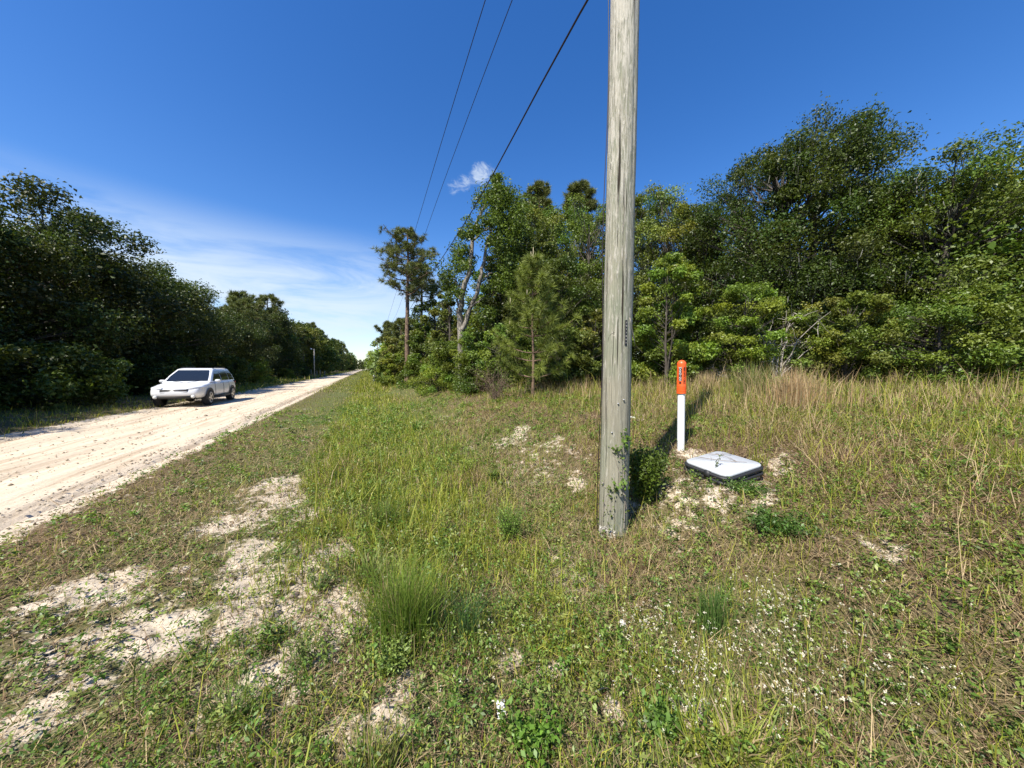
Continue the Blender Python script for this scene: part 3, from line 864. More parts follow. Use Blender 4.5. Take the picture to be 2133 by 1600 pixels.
for lab, px_, Y_, top_, w_, c_ in [('leafy oak filling the gap just right of the utility pole behind the domed oak', 1345, 20.5, 412, 150, OAK), ('oak behind the dip between the domed and the tallest oak', 1430, 19.5, 405, 160, OAKD),
                                   ('oak close against the left side of the tallest oak', 1498, 18, 420, 130, OAK), ('oak in the second row between the two pines of the wood', 1170, 21.5, 425, 150, OAK),
                                   ('oak in the second row behind the vine choked tree', 1088, 21.5, 440, 140, OAKD), ('oak in the second row right behind the young pine top', 1120, 17.5, 500, 130, OAKD)]:
    T('oak_tree', lab, px_, Y_, top_, w_, base=.1, nc=66, per=220, leaf=.11, col=c_, moss=.1)

# understorey
B = dict(stems=3, tr=.05)
T('leafy_shrub', 'tall light green shrub right beside the utility pole', 1388, 10.5, 530, 150, leafm=M_LEAFB, cat='shrub', base=.05, nc=64, per=300, leaf=.07, col=FRESH, rcl=.14, **B)
T('leafy_shrub', 'wide yellow green shrub right of the orange marker post', 1548, 10.2, 592, 185, leafm=M_LEAFB, cat='shrub', base=.02, nc=70, per=260, leaf=.06, col=FRESH, rcl=.13, flat=.5, **B)
T('leafy_shrub', 'dark shrub directly behind the orange marker post', 1455, 11.2, 640, 150, cat='shrub', base=.02, nc=56, per=240, leaf=.07, col=OAK, rcl=.14, **B)
T('leafy_shrub', 'low green shrub at the base of the utility pole backdrop', 1340, 11.5, 690, 110, leafm=M_LEAFB, cat='shrub', base=.02, nc=44, per=220, leaf=.075, col=FRESH, rcl=.16, **B)
T('leafy_shrub', 'bushy shrub left of the utility pole at the wood edge', 1235, 12.5, 640, 100, cat='shrub', base=.02, nc=46, per=220, leaf=.08, col=OLIVE, rcl=.15, **B)
T('leafy_shrub', 'dark thicket shrub behind the young pine trunk', 1160, 13, 690, 130, cat='shrub', base=.02, nc=50, per=220, leaf=.08, col=OAKD, rcl=.15, **B)
T('leafy_shrub', 'rounded shrub left of the young pine', 1040, 14.5, 680, 120, cat='shrub', base=.02, nc=50, per=220, leaf=.085, col=FRESH, rcl=.15, **B)
T('leafy_shrub', 'glossy dark shrub under the leaning bare limbs', 975, 16.5, 690, 100, cat='shrub', base=.02, nc=48, per=220, leaf=.085, col=OAK, rcl=.15, **B)
T('leafy_shrub', 'spreading shrub at the foot of the leaning tree', 925, 18, 712, 100, leafm=M_LEAFB, cat='shrub', base=.02, nc=48, per=220, leaf=.085, col=FRESH, rcl=.15, **B)
T('leafy_shrub', 'low shrub in front of the tall lone pine trunk', 868, 24, 738, 70, leafm=M_LEAFB, cat='shrub', base=.02, nc=46, per=200, leaf=.1, col=FRESH, rcl=.16, **B)
T('leafy_shrub', 'shrub edging the grass left of the tall lone pine', 822, 31, 735, 54, leafm=M_LEAFB, cat='shrub', base=.02, nc=44, per=150, leaf=.14, col=LIME, rcl=.16, **B)
T('leafy_shrub', 'low dark bramble at the foot of the rounded shrub', 1000, 14.2, 745, 110, cat='shrub', base=.02, nc=40, per=200, leaf=.07, col=OAK, rcl=.16, **B)
T('leafy_shrub', 'low bright bramble in the grass left of the young pine', 912, 17.5, 758, 100, leafm=M_LEAFB, cat='shrub', base=.02, nc=34, per=190, leaf=.06, col=FRESH, rcl=.14, **B)
T('leafy_shrub', 'shaded shrub under the tallest oak', 1630, 11.5, 650, 120, cat='shrub', base=.02, nc=50, per=220, leaf=.075, col=OAKD, rcl=.14, **B)
T('leafy_shrub', 'green shrub right of the dead grey branches', 1760, 9.5, 610, 170, leafm=M_LEAFB, cat='shrub', base=.02, nc=60, per=240, leaf=.065, col=OLIVE, rcl=.13, **B)
T('leafy_shrub', 'broad shrub farthest right at the wood edge', 1960, 8.5, 600, 240, cat='shrub', base=.02, nc=70, per=250, leaf=.065, col=OAK, rcl=.13, **B)

# big leaved climber near the far end of the right verge
loc, H = spot(790, 42, 742)
tb, cb = MB(), MB()
for k in range(26):
    c = np.array([rng.normal(0, .8), rng.normal(0, .8), rng.uniform(.2, H)])
    tube(tb, np.linspace([c[0] * .6, c[1] * .6, 0], c, 3), [.04, .03, .015], 5)
    clump_leaves(cb, c, .45, 14, .5, (.2, .27, .08), .9, .7)
plant_tree('broad_leaved_plant', 'pale plant with big broad leaves at the far right verge', 'plant', (tb, cb), loc, 0, M_STEM, M_LEAFB, trunk='stem', crown='foliage')

# young longleaf pine
loc, H = spot(1110, 10.8, 545)
tb, cb, KB = MB(), MB(), []
ap = np.array([[0, 0, 0], [.02, 0, H * .3], [-.03, .02, H * .6], [.0, 0, H]])
ap = np.array([[np.interp(s, [0, .3, .6, 1], ap[:, m]) for m in range(3)] for s in np.linspace(0, 1, 14)])
tube(tb, ap, np.linspace(.055, .014, 14), 8)
NC = np.array([.17, .205, .035])
for wv in range(15):
    s = .16 + .84 * wv / 14
    if wv in (1, 4): continue
    nb = 5 if s < .9 else 4
    for b_ in range(nb):
        an = b_ * 2 * math.pi / nb + wv * .7 + random.gauss(0, .25)
        ln = (1.45 * (1 - s) ** .75 + .2) * random.uniform(.6, 1.15)
        d = np.array([math.cos(an), math.sin(an), 0])
        b0 = np.array([np.interp(s, np.linspace(0, 1, 14), ap[:, m]) for m in range(3)])
        e = b0 + d * ln + np.array([0, 0, ln * random.uniform(.25, .6)])
        pth = bez(b0, b0 + d * ln * .6 + np.array([0, 0, .02]), e, 7)
        tube(tb, pth, np.linspace(.018, .007, 7), 5)
        m = max(3, int(ln * 5.5))
        P = np.array([pth[min(6, int(f))] for f in np.linspace(3, 6, m)]) + rng.normal(0, .02, (m, 3))
        A = np.repeat(unit(pth[-1] - pth[4])[None], m, 0) + np.array([0, 0, .25])
        needles(cb, P, unit(A), 80, .27, .013, np.repeat((NC * random.uniform(.8, 1.3))[None], m, 0), 1.0)
        if random.random() < .3 and s > .35:
            kb = MB(); KB.append(kb); tube(kb, np.linspace(e, e + np.array([0, 0, random.uniform(.1, .22)]), 3), [.011, .011, .006], 6, cap=True)
for k in range(10):
    P = ap[-1:] - np.array([0, 0, .09 * k]); needles(cb, P, np.array([[0, 0, 1.]]), 110, .27, .011, NC[None] * 1.1, 1.)
for dx, hh in [(0, .48), (.05, .3), (-.05, .34), (.02, .22), (-.02, .26)]:
    b0 = ap[-1] + np.array([dx, 0, -.03]); kb = MB(); KB.append(kb); tube(kb, np.linspace(b0, b0 + np.array([dx * .5, 0, hh]), 3), [.014, .013, .007], 6, cap=True)
yp = plant_tree('young_pine', 'young long needled pine with upright candles at the wood edge', 'tree', (tb, cb), loc, 0, M_PINEBARK, M_NEEDLE)
m_c = plain('pine_candle', (.42, .36, .22), .7)
for kb in KB: kb.build('candle', m_c, yp, True)

# -- dead branches with moss at right
def dead(name, label, px, Y, top, n, spread, seedlean=0, mat=None, rr=1.):
    loc, H = spot(px, Y, top); tb = MB()
    for k in range(n):
        e = np.array([rng.normal(seedlean, spread), rng.normal(0, spread * .5), H * rng.uniform(.45, 1)])
        p = bez(rng.normal(0, .1, 3) * [1, 1, 0], np.array([e[0] * .2, e[1] * .2, e[2] * .6]), e, 8) + rng.normal(0, .03, (8, 3))
        tube(tb, p, np.linspace(.026, .005, 8) * rr, 5)
        for _ in range(4):
            b0 = p[rng.integers(3, 8)]; tube(tb, np.linspace(b0, b0 + rng.normal(0, .35, 3), 4) + rng.normal(0, .03, (4, 3)), np.linspace(.011, .004, 4) * rr, 4)
    o = tb.build(name, mat or M_DEAD, None, True, loc)
    return tag(o, label, 'dead tree')


dead('dead_branches', 'tangle of dead grey branches leaning under the tallest oak', 1618, 9.6, 640, 12, .55, .3)
dead('dead_branches', 'thin dead twigs sticking up behind the orange marker post', 1500, 10.4, 720, 7, .5)
dead('dead_branches', 'brown dead brush left of the young pine at the grass edge', 1035, 11.3, 764, 40, .5, 0, M_BRUSH, .35)

# -- the mass of wood behind, right
def lod_crowns():
    return [broad(10, 6.5, base=.12, nc=40, per=90, leaf=.3, asp=.6, col=c, tr=.16) for c in (OAKD, OAK, OLIVE)] + \
           [pine(12, 5.5, base=.5, nl=18, tuft=12, L=.7, w=.12, sub=5)]


LOD = lod_crowns()
LOD += [broad(10, 6.5, base=.1, nc=58, per=110, leaf=.2, asp=.6, col=c, tr=.16) for c in (OAKD, OAK, OLIVE)]


def wood(name, label, pts):
    tb, cb = MB(), MB()
    for x, y, s, k in pts:
        a = rng.uniform(0, 6.28); sc = s * rng.uniform(.8, 1.2)
        m = np.eye(4); m[:3, :3] = np.array([[math.cos(a), -math.sin(a), 0], [math.sin(a), math.cos(a), 0], [0, 0, 1]]) * sc
        m[:3, :3] = m[:3, :3] @ np.diag([rng.uniform(.85, 1.2), rng.uniform(.85, 1.2), 1])
        m[:3, 3] = (x, y, float(terr0(x, y)) - .1)
        tb.merge(LOD[k][0], m); cb.merge(LOD[k][1], m)
    e = cb.build(name, M_LEAF); tag(e, label, 'woods', kind='stuff')
    t = tb.build('trunks', M_BARK, e, True); tag(t, kind='stuff')


pts = []
for k in range(62):                                   # deep behind the front row
    Y = rng.uniform(21, 42); px = rng.uniform(960, 2300)
    x = (px - CX) / F * Y
    if uv(x, Y)[0] < 11: continue
    pts.append((x, Y, .82, rng.integers(4, 7)))
for k in range(70):
    v = 45 + 330 * rng.random() ** 1.5; u = 8.5 + rng.exponential(4)
    pts.append((*xy(u, v), .82 + .1 * rng.random(), rng.choice([0, 1, 2, 2, 3])))
for k in range(10):                                    # right side of the frame, behind
    a = R(rng.uniform(48, 85)); r = rng.uniform(19, 28); pts.append((r * math.sin(a), r * math.cos(a), .7, rng.integers(4, 7)))
wood('background_woods', 'mass of green wood behind the trees on the right of the road', pts)

# -- left hand wood
pts = []
for k in range(120):
    v = 70 + 420 * rng.random() ** 1.4; u = -11.8 - rng.exponential(4)
    pts.append((*xy(u, v), .95 + .25 * rng.random() + .1 * (v > 150), rng.choice([0, 0, 1, 2, 3])))
for k in range(40):
    v = rng.uniform(-25, 70); u = rng.uniform(-32, -20); pts.append((*xy(u, v), 1.0, rng.integers(0, 3)))
for k in range(16):
    pts.append((*xy(rng.uniform(-14, 14), 560 + rng.uniform(0, 60)), 1.2, rng.choice([0, 1, 3])))
wood('distant_woods', 'distant dark wood along the left side of the road', pts)

DARK = (.055, .075, .014)
PROTO = {}
LEFT = [  # v, u, height, kind, label
    (52, -13, 9.5, 'p', 'pine with ragged dark top above the left wood nearest the lamp pole'),
    (60, -14.5, 13, 'p', 'tall pine topping the left wood behind the lamp pole'),
    (46, -12.5, 8.5, 'b', 'dense oak left of the lamp pole'),
    (39, -13, 9, 'b', 'dark oak behind the yellow green roadside bush'),
    (33, -13.3, 9.6, 'c', 'rounded oak in the left wood beyond the white car'),
    (27.5, -13.2, 9.8, 'b', 'dark oak with sunlit top beyond the white car'),
    (22, -13.6, 10, 'c', 'shaded oak right behind the far end of the white car'),
    (16.5, -13.6, 9.6, 'b', 'oak in the shade behind the white car'),
    (11, -14, 9.4, 'c', 'broad oak left of the white car'),
    (5.5, -14.4, 9.2, 'b', 'second oak left of the white car'),
    (0, -15, 9, 'c', 'leftmost oak of the row along the dirt road'),
    (63, -16, 12.5, 'p', 'pine standing between the lamp pole and the oak right of it'),
    (70, -14, 13.5, 'p', 'pine right of the two pines behind the lamp pole'),
    (82, -13.6, 13, 'p', 'farthest single pine along the left side of the road'),
    (65, -13.4, 10, 'b', 'oak right of the lamp pole on the left side'),
    (56, -15.5, 10.5, 'c', 'oak with dark crown between the two pines on the left')]
for v, u, hh, kind, lab in LEFT:
    u -= 2.6 if v < 40 else 1.2; hh *= random.uniform(.76, 1.1)
    x, y = xy(u, v); z = float(terr0(x, y)) - .1
    if kind not in PROTO:
        gen = {'b': lambda: broad(10, 7.5, base=.05, nc=120, per=330, leaf=.135, asp=.6, col=DARK, tr=.2), 'c': lambda: broad(10, 8.2, base=.05, nc=120, per=330, leaf=.135, asp=.6, col=(.065, .088, .016), tr=.22, irr=.5),
               'p': lambda: pine(10, 5.5, base=.5, nl=22, tuft=18, L=.45, w=.07, tr=.18)}[kind]()
        o = plant_tree('pine_tree' if kind == 'p' else 'oak_tree', lab, 'tree', gen, (x, y, z), 0, M_PINEBARK if kind == 'p' else M_BARK, M_NEEDLE if kind == 'p' else M_LEAF)
        PROTO[kind] = o
    else:
        o = copy_tree(PROTO[kind]); o.location = (x, y, z); o['label'] = lab
    o.rotation_euler = (0, 0, random.uniform(0, 6.28)); s = hh / 10; o.scale = (s * random.uniform(.9, 1.1),) * 2 + (s,)
    o['group'] = 'trees along the left side of the road'
sh = None
for v, u, hh, lab, c in [(45, -11.3, 2.9, 'yellow green bush at the edge of the left wood', 0), (62, -11.6, 1.6, 'low green bush right of the lamp pole', 0), (37, -11.5, 2.6, 'dark bush left of the yellow green bush', 1), (28, -11.6, 2.4, 'dark bush at the road edge beyond the white car', 1),
                         (20, -11.8, 2.6, 'dark bush behind the white car', 1), (13, -11.8, 2.8, 'dark bush left of the white car', 1), (7, -12, 2.6, 'second dark bush left of the white car', 1), (1, -12.2, 2.6, 'leftmost dark bush by the dirt road', 1), (74, -11.5, 2.6, 'dark bush at the bend of the verge beyond the lamp pole', 1)]:
    x, y = xy(u, v)
    plant_tree('roadside_bush', lab, 'bush', broad(hh, hh * 1.35, base=.02, nc=46, per=170, leaf=.14, col=(LIME if c == 0 else OAKD), stems=3, tr=.05, rcl=.17), (x, y, float(terr0(x, y)) - .05), 0, M_BARK, M_LEAFB if c == 0 else M_LEAF, 'bushes along the left side of the road')

# ------------------------------------------------------------------ utility pole
px0, py0 = on(1277, 1112)
pz0 = float(terr0(px0, py0))
PB = np.array([px0, py0, pz0])
PTOP = at(1302, -20, py0 * 1.005)
PDIR = (PTOP - PB) / (PTOP[2] - PB[2])
PH = 9.4
PR = 57 / F * py0 / 2
pole = empty('utility_pole', (px0, py0, pz0), 0, 'tall weathered wooden utility pole standing in the weeds in front of the wood', 'utility pole')
nz, na = 420, 56
zz = np.concatenate([np.linspace(-.3, 5.5, nz - 40), np.linspace(5.5, PH, 41)[1:]]); nz = len(zz)
an = np.arange(na) / na * 2 * np.pi
A_, Z_ = np.meshgrid(an, zz)
rad = PR * (1.035 - .012 * Z_) + .0028 * (fbm(A_ * 8, Z_ * .8, 81) - .5) + .006 * (fbm(np.cos(A_) * 2 + 5, Z_ * 1.6, 82, 2) - .5)
for z0, a0 in [(2.43, -2.0), (2.46, -1.0), (3.4, -2.6), (1.0, -1.2), (4.6, -1.9)]:                # knots
    rad += .006 * np.exp(-((Z_ - z0) / .03) ** 2 - ((np.angle(np.exp(1j * (A_ - a0)))) / .22) ** 2)
for a0, z0, z1 in [(-1.7, 1.9, 3.7), (-1.35, .9, 1.7), (-2.2, 2.6, 4.8), (-1.0, 3.0, 5.2), (-1.9, .2, .9)]:   # drying checks
    rad -= .009 * np.exp(-((np.angle(np.exp(1j * (A_ - a0 - .03 * np.sin(Z_ * 3))))) / .05) ** 2) * sstep(z0, z0 + .3, Z_) * (1 - sstep(z1 - .3, z1, Z_))
V_ = np.stack([rad * np.cos(A_) + Z_ * PDIR[0], rad * np.sin(A_) + Z_ * PDIR[1], Z_], -1)
i = np.arange(nz - 1)[:, None] * na; j = np.arange(na)[None]; jn = (j + 1) % na
MB().add(V_.reshape(-1, 3), np.stack([i + j, i + jn, i + na + jn, i + na + j], -1).reshape(-1, 4)).build('shaft', M_POLE, pole, True)


def on_pole(px, py, off=.0):
    """local point on the pole's visible surface under a photo pixel"""
    d = ray(px, py); d = d / np.linalg.norm(d); o = np.array([0, 0, EYE]) - PB
    best = None
    for t in np.linspace(max(1, py0 - .6), py0 * 1.9, 1600):
        p = o + d * t
        if np.hypot(p[0] - p[2] * PDIR[0], p[1] - p[2] * PDIR[1]) < PR * (1.035 - .012 * p[2]) + off:
            return p
        best = p
    return best


def pcyl(ang, z, off):
    r = PR * (1.035 - .012 * z) + off
    return np.array([r * math.cos(ang) + z * PDIR[0], r * math.sin(ang) + z * PDIR[1], z])


def text_mesh(s, size, ext=.0015):
    cu = bpy.data.curves.new('t', 'FONT'); cu.body = s; cu.size = size; cu.extrude = ext; cu.align_x = 'CENTER'; cu.align_y = 'CENTER'; cu.resolution_u = 3
    ob = bpy.data.objects.new('t', cu); COL.objects.link(ob)
    me = bpy.data.meshes.new_from_object(ob.evaluated_get(bpy.context.evaluated_depsgraph_get()))
    v = np.array([k.co[:] for k in me.vertices]); me.calc_loop_triangles(); t = np.array([k.vertices[:] for k in me.loop_triangles])
    bpy.data.objects.remove(ob); bpy.data.curves.remove(cu); bpy.data.meshes.remove(me)
    return v, t


# number tag
t0, t1 = on_pole(1304, 667), on_pole(1308, 720)
ta = math.atan2(t0[1] - t0[2] * PDIR[1], t0[0] - t0[2] * PDIR[0])
mb = MB(); zs = np.linspace(t0[2], t1[2], 12); hw = .009 / PR
for k, (off, s) in enumerate([(.005, 1)]):
    vv = []
    for z in zs:
        a = ta + .0 * (z - zs[0])
        vv += [pcyl(a - hw, z, -.004), pcyl(a - hw, z, .007), pcyl(a + hw, z, .007), pcyl(a + hw, z, -.004)]
    qs = []
    for r_ in range(11):
        for c_ in range(3): qs.append([r_ * 4 + c_, r_ * 4 + c_ + 1, r_ * 4 + 4 + c_ + 1, r_ * 4 + 4 + c_])
    mb.add(vv, qs)
tagp = mb.build('number_tag', M_BLACK, pole)
mb = MB()
for k, ch in enumerate('3011881'):
    v, t = text_mesh(ch, .019)
    z = zs[0] + (zs[-1] - zs[0]) * (.1 + .8 * k / 6)
    mb.add(np.array([pcyl(ta + p[0] / PR, z + p[1], .0085 + p[2]) for p in v]), None, t)
mb.build('numbers', plain('tag_numerals', (.5, .46, .42), .5), tagp)
# splinter leaning off the right flank
mb = MB(); a, b = on_pole(1311, 662), at(1323, 719, py0) - PB
tube(mb, np.linspace(a, b, 6), [.008, .008, .007, .007, .005, .003], 5, cap=True); mb.build('splinter', M_DEAD, pole)
# branded arch
mb = MB(); ctr = [(1267, 712), (1268, 704), (1272, 697), (1279, 693), (1286, 693), (1292, 697), (1296, 704)]
tube(mb, np.array([on_pole(a, b, -.002) for a, b in ctr]), .0035, 5); mb.build('brand_mark', plain('charred_groove', (.07, .055, .04), .9), pole)
m_c = plain('pale_scratch', (.55, .5, .4), .9)
for pts_ in [[(1283, 733), (1284, 739), (1290, 739), (1291, 734), (1287, 731), (1283, 733)], [(1285, 768), (1290, 765), (1294, 770), (1298, 766), (1304, 770)], [(1276, 700), (1280, 699), (1284, 700)]]:
    mb = MB(); tube(mb, np.array([on_pole(a, b, -.001) for a, b in pts_]), .002, 4); mb.build('carved_mark', m_c, pole)
for a, b in [(1299, 833), (1287, 841), (1274, 901)]:
    p = on_pole(a, b); mb = MB(); tube(mb, np.linspace(p - [0, -.01, 0], p + [0, -.014, 0], 2), .007, 8, cap=True); mb.build('nail', M_STEEL, pole)
# ground wire down the left side
mb = MB(); wa = math.pi + .12
tube(mb, np.array([pcyl(wa, z, .012 + .02 * math.sin(z * 1.3 + 1) ** 2) for z in np.linspace(.05, PH - .2, 60)]), .004, 5); mb.build('ground_wire', M_WIRE, pole)
# crossarm hardware out of frame carries the wires
for zc, ww in [(PH - .35, .36)]:
    mb = MB(); c = np.array([PDIR[0] * zc, PDIR[1] * zc, zc]); d = np.array([CS, SN, 0])
    tube(mb, np.array([c - d * ww, c + d * ww]), .05, 6, cap=True); mb.build('crossarm', M_DEAD, pole)

# pale crumbling wood / lichen low on the pole
mb = MB(); m = 260
zz_ = rng.uniform(.0, .12, m) ** 1.1; aa = rng.normal(-2.35, .3, m)
P = np.array([pcyl(a, z, rng.uniform(.002, .012)) for a, z in zip(aa, zz_)])
leaves(mb, P, np.stack([np.cos(aa), np.sin(aa), 0 * aa], 1) + rand_dirs(m) * .7, rng.uniform(.012, .034, m), np.array([[.46, .43, .37]]) * rng.uniform(.7, 1.1, (m, 1)), .7)
mb.build('lichen', foliage('pale_lichen', .9, 0, .1), pole)

# climbing vine on the lower pole
vine = empty('climbing_vine', (px0, py0, pz0), 0, 'thin green vine climbing the lower utility pole', 'vine')
sb, lb = MB(), MB()
for pts_ in [[(1300, 1100), (1302, 1040), (1290, 985), (1280, 950), (1272, 930)], [(1256, 1075), (1262, 1030), (1285, 1020), (1305, 1028)], [(1305, 1060), (1298, 1000), (1302, 960), (1305, 925), (1296, 905)],
             [(1252, 1000), (1262, 1018), (1284, 1018), (1310, 1034)], [(1262, 1100), (1272, 1060), (1266, 1010)], [(1306, 990), (1290, 950), (1284, 930)]]:
    pp = np.array([on_pole(a, b, .006) for a, b in pts_]); pp = np.array([[np.interp(s, np.linspace(0, 1, len(pp)), pp[:, m]) for m in range(3)] for s in np.linspace(0, 1, 14)])
    tube(sb, pp, np.linspace(.0045, .002, 14), 4)
    k = 22; P = pp[rng.integers(0, 14, k)] + rng.normal(0, .018, (k, 3)) + np.array([0, -.02, 0])
    leaves(lb, P, rand_dirs(k) * .8 + np.array([0, -.7, .5]), rng.uniform(.014, .034, k), np.array([[.12, .17, .03]]) * rng.uniform(.5, 1.3, (k, 1)), .6)
for px_, py_, k in [(1300, 915, 16), (1305, 905, 10), (1290, 930, 8), (1300, 1010, 14), (1280, 1010, 10)]:
    c = on_pole(px_, py_, .03); P = c + rng.normal(0, .03, (k, 3)) + np.array([0, -.02, 0])
    leaves(lb, P, rand_dirs(k) * .7 + np.array([0, -.6, .6]), rng.uniform(.03, .055, k), np.array([[.13, .21, .035]]) * rng.uniform(.6, 1.2, (k, 1)), .6)
sb.build('stem', M_DEAD, vine); lb.build('foliage', M_LEAFB, vine)

# ------------------------------------------------------------------ far poles and wires
def far_pole(v, u, H, label):
    x, y = xy(u, v); z = float(terr0(x, y)); e = empty('utility_pole', (x, y, z), TH, label, 'utility pole')
    mb = MB(); tube(mb, [[0, 0, -.2], [0, 0, H * .5], [0, 0, H]], [.17, .15, .12], 10, cap=True); mb.build('shaft', M_POLE, e, True)
    mb = MB(); tube(mb, [[-.55, -.16, H - .45], [.55, -.16, H - .45]], .06, 6, cap=True); mb.build('crossarm', M_DEAD, e)
    for s in (-.45, .45):
        mb = MB(); lathe(mb, [(.0, .12), (.045, .1), (.03, .06), (.05, .03), (.03, 0), (.03, -.06)], 10, (s, -.16, H - .37)); mb.build('insulator', plain('porcelain', (.5, .48, .45), .3), e)


far_pole(104, 3.4, 9.1, 'distant utility pole standing at the far right verge')


def wire(name, label, pts, r):
    pts = np.array(pts, float)
    v = np.array([uv(p[0], p[1])[1] for p in pts])
    ss = np.linspace(v[0], v[-1], 120)
    # smooth interpolation in v
    co = [np.interp(ss, v, pts[:, m]) for m in range(3)]
    path = np.stack(co, 1)
    for _ in range(6):
        path[1:-1] = (path[:-2] + path[1:-1] * 2 + path[2:]) / 4
    mb = MB(); tube(mb, path, r, 6); return tag(mb.build(name, M_WIRE, None, True), label, 'cable')


def uw(px, py, u):
    d = ray(px, py); k = d[0] * CS + d[1] * SN; t = u / k
    p = np.array([0, 0, EYE]) + d * t
    return p


def start(u, v, z):
    return [*xy(u, v), z]


w1 = [uw(a, b, u) for a, b, u in [(1010, 0, 2.0), (912, 320, 2.02), (868, 470, 2.05), (806, 672, 2.25)]]
w2 = [uw(a, b, u) for a, b, u in [(1066, 0, 2.5), (946, 320, 2.51), (909, 419, 2.52), (885, 490, 2.54), (826, 655, 2.7)]]
w3 = [uw(a, b, u) for a, b, u in [(1203, 0, 2.15), (1130, 170, 2.35), (1050, 328, 2.5), (985, 440, 2.58), (940, 510, 2.6), (897, 572, 2.62)]]


def ext(w, rate=.05):
    w = [np.array(p) for p in w]
    d = (w[0] - w[1]) / np.linalg.norm((w[0] - w[1])[:2])
    dv = np.array([SN, -CS, 0]); p0 = w[0]
    back = [p0 + dv * k + np.array([0, 0, d[2] * k * .6]) for k in (24, 3.)]
    return back + w


wire('power_line', 'thin overhead wire farthest left of the three', ext(w1) + [start(2.95, 104, 8.95)], .0075)
wire('power_line', 'thin middle overhead wire', ext(w2) + [start(3.85, 104, 8.95)], .0075)
wire('overhead_cable', 'thick dark overhead cable nearest the utility pole', ext(w3) + [start(2.9, 40, 5.1), start(3.3, 104, 7.2)], .0125)

# ------------------------------------------------------------------ marker post
bx, by = on(1418, 938); bz = float(terr0(bx, by))
topz = at(1415, 750, by)[2]
PHt = topz - bz
post = empty('marker_post', (bx, by, bz), 0, 'white marker post with orange domed cap and black warning lettering', 'marker post')
post.rotation_euler = (0, R(-.6), math.atan2(-bx, by) * 1.0)
pr = 14.2 / F * by / 2; cr_ = 18 / F * by / 2
capz = PHt * (938 - 819) / 188.
M_ORANGE = plain('orange_plastic', (.78, .105, .016), .4, 0, .05, 40, .5, .04)
M_WHITE = plain('white_pvc', (.8, .8, .78), .45, 0, .05, 20, .5, .03)
mb = MB(); lathe(mb, [(pr, -.25), (pr, 0), (pr * 1.0, capz * .5), (pr, capz + .05)], 40); mb.build('tube', M_WHITE, post, True)
prof = [(cr_ * 1.04, capz - .004), (cr_ * 1.06, capz + .006)]
for k in range(3):
    z0 = capz + .02 + k * .028
    prof += [(cr_ * 1.06, z0), (cr_ * .98, z0 + .004), (cr_ * .98, z0 + .009), (cr_ * 1.06, z0 + .013)] if k < 3 else []
z0 = capz + .1
prof += [(cr_ * 1.04, z0), (cr_, z0 + .012)]
zt = PHt - cr_
prof += [(cr_, zt - .12), (cr_ * .99, zt)] + [(cr_ * math.cos(a), zt + cr_ * math.sin(a)) for a in np.linspace(.15, math.pi / 2 - .001, 12)]
mb = MB(); lathe(mb, prof, 44); cap = mb.build('cap', M_ORANGE, post, True)
mod = cap.modifiers.new('e', 'EDGE_SPLIT'); mod.split_angle = R(40)


def wrap(v, r, ang, z):
    """bend flat text onto the cap: x -> angle"""
    a = ang + v[:, 0] / r
    rr = r + v[:, 2]
    return np.stack([rr * np.sin(a), -rr * np.cos(a), z + v[:, 1]], 1)


fz0, fz1 = capz + .13, zt - .035
M_INK = plain('black_print', (.012, .01, .01), .5); M_PW = plain('white_print', (.85, .78, .72), .5)
# WARNING panel: black with light letters
ph = (fz1 - fz0) * .84; pz1 = fz1; pz0_ = fz1 - ph; pw = cr_ * .66
gx_ = np.linspace(-pw / 2, pw / 2, 9); gz_ = np.linspace(pz0_, pz1, 2)
vv = np.array([[x, z, .0016] for z in gz_ for x in gx_]); vv = wrap(np.stack([vv[:, 0], vv[:, 1] * 1, vv[:, 2]], 1), cr_, -.28, 0)
mb = MB().add(vv, [[k, k + 1, 9 + k + 1, 9 + k] for k in range(8)]); panel = mb.build('warning_panel', M_INK, cap)
mb = MB()
for k, ch in enumerate('WARNING'):
    v, t = text_mesh(ch, ph / 7 * 1.15, .0006); v[:, 0] *= 1.2
    mb.add(wrap(v + np.array([0, 0, .0028]), cr_, -.28, pz1 - ph * (k + .5) / 7 - 0), None, t)
mb.build('warning_letters', M_PW, panel)
v, t = text_mesh('FIBER OPTIC CABLE', .036, .0006)
sc = (fz1 - fz0) / (v[:, 0].max() - v[:, 0].min()); v[:, :2] *= sc
v = np.stack([v[:, 1] * 1.35, -v[:, 0], v[:, 2]], 1)
mb = MB().add(wrap(v + np.array([0, 0, .002]), cr_, .55, (fz0 + fz1) / 2), None, t); mb.build('side_lettering', M_INK, cap)
# round no-dig symbol under the panel
mb = MB(); rr_ = pw * .3; cz = (fz0 + pz0_) / 2 - .004
a = np.linspace(0, 2 * np.pi, 21)
ring = np.stack([np.cos(a) * rr_, np.sin(a) * rr_, a * 0 + .002], 1)
tube(mb, wrap(ring, cr_, -.28, cz), .0035, 5)
tube(mb, wrap(np.stack([np.linspace(-1, 1, 6) * rr_ * .7, np.linspace(1, -1, 6) * rr_ * .7, np.full(6, .002)], 1), cr_, -.28, cz), .003, 5)
tube(mb, wrap(np.stack([np.linspace(-.3, .45, 6) * rr_, np.linspace(-.5, .5, 6) * rr_, np.full(6, .002)], 1), cr_, -.28, cz), .003, 5)
mb.build('round_symbol', M_INK, cap)

# ------------------------------------------------------------------ ground vault with pale lid
ctr_px = (1507, 964)
lx, ly = on(*ctr_px)
lw, ld, ang = .603, .511, .405
lidz = .62
cen = (2.335, 3.683)
vault = empty('utility_box', (cen[0], cen[1], lidz - .15), ang, 'low square utility box with pale grey lid and black rims beside the marker post', 'utility box')
vault.rotation_euler = (.07, -.095, ang)


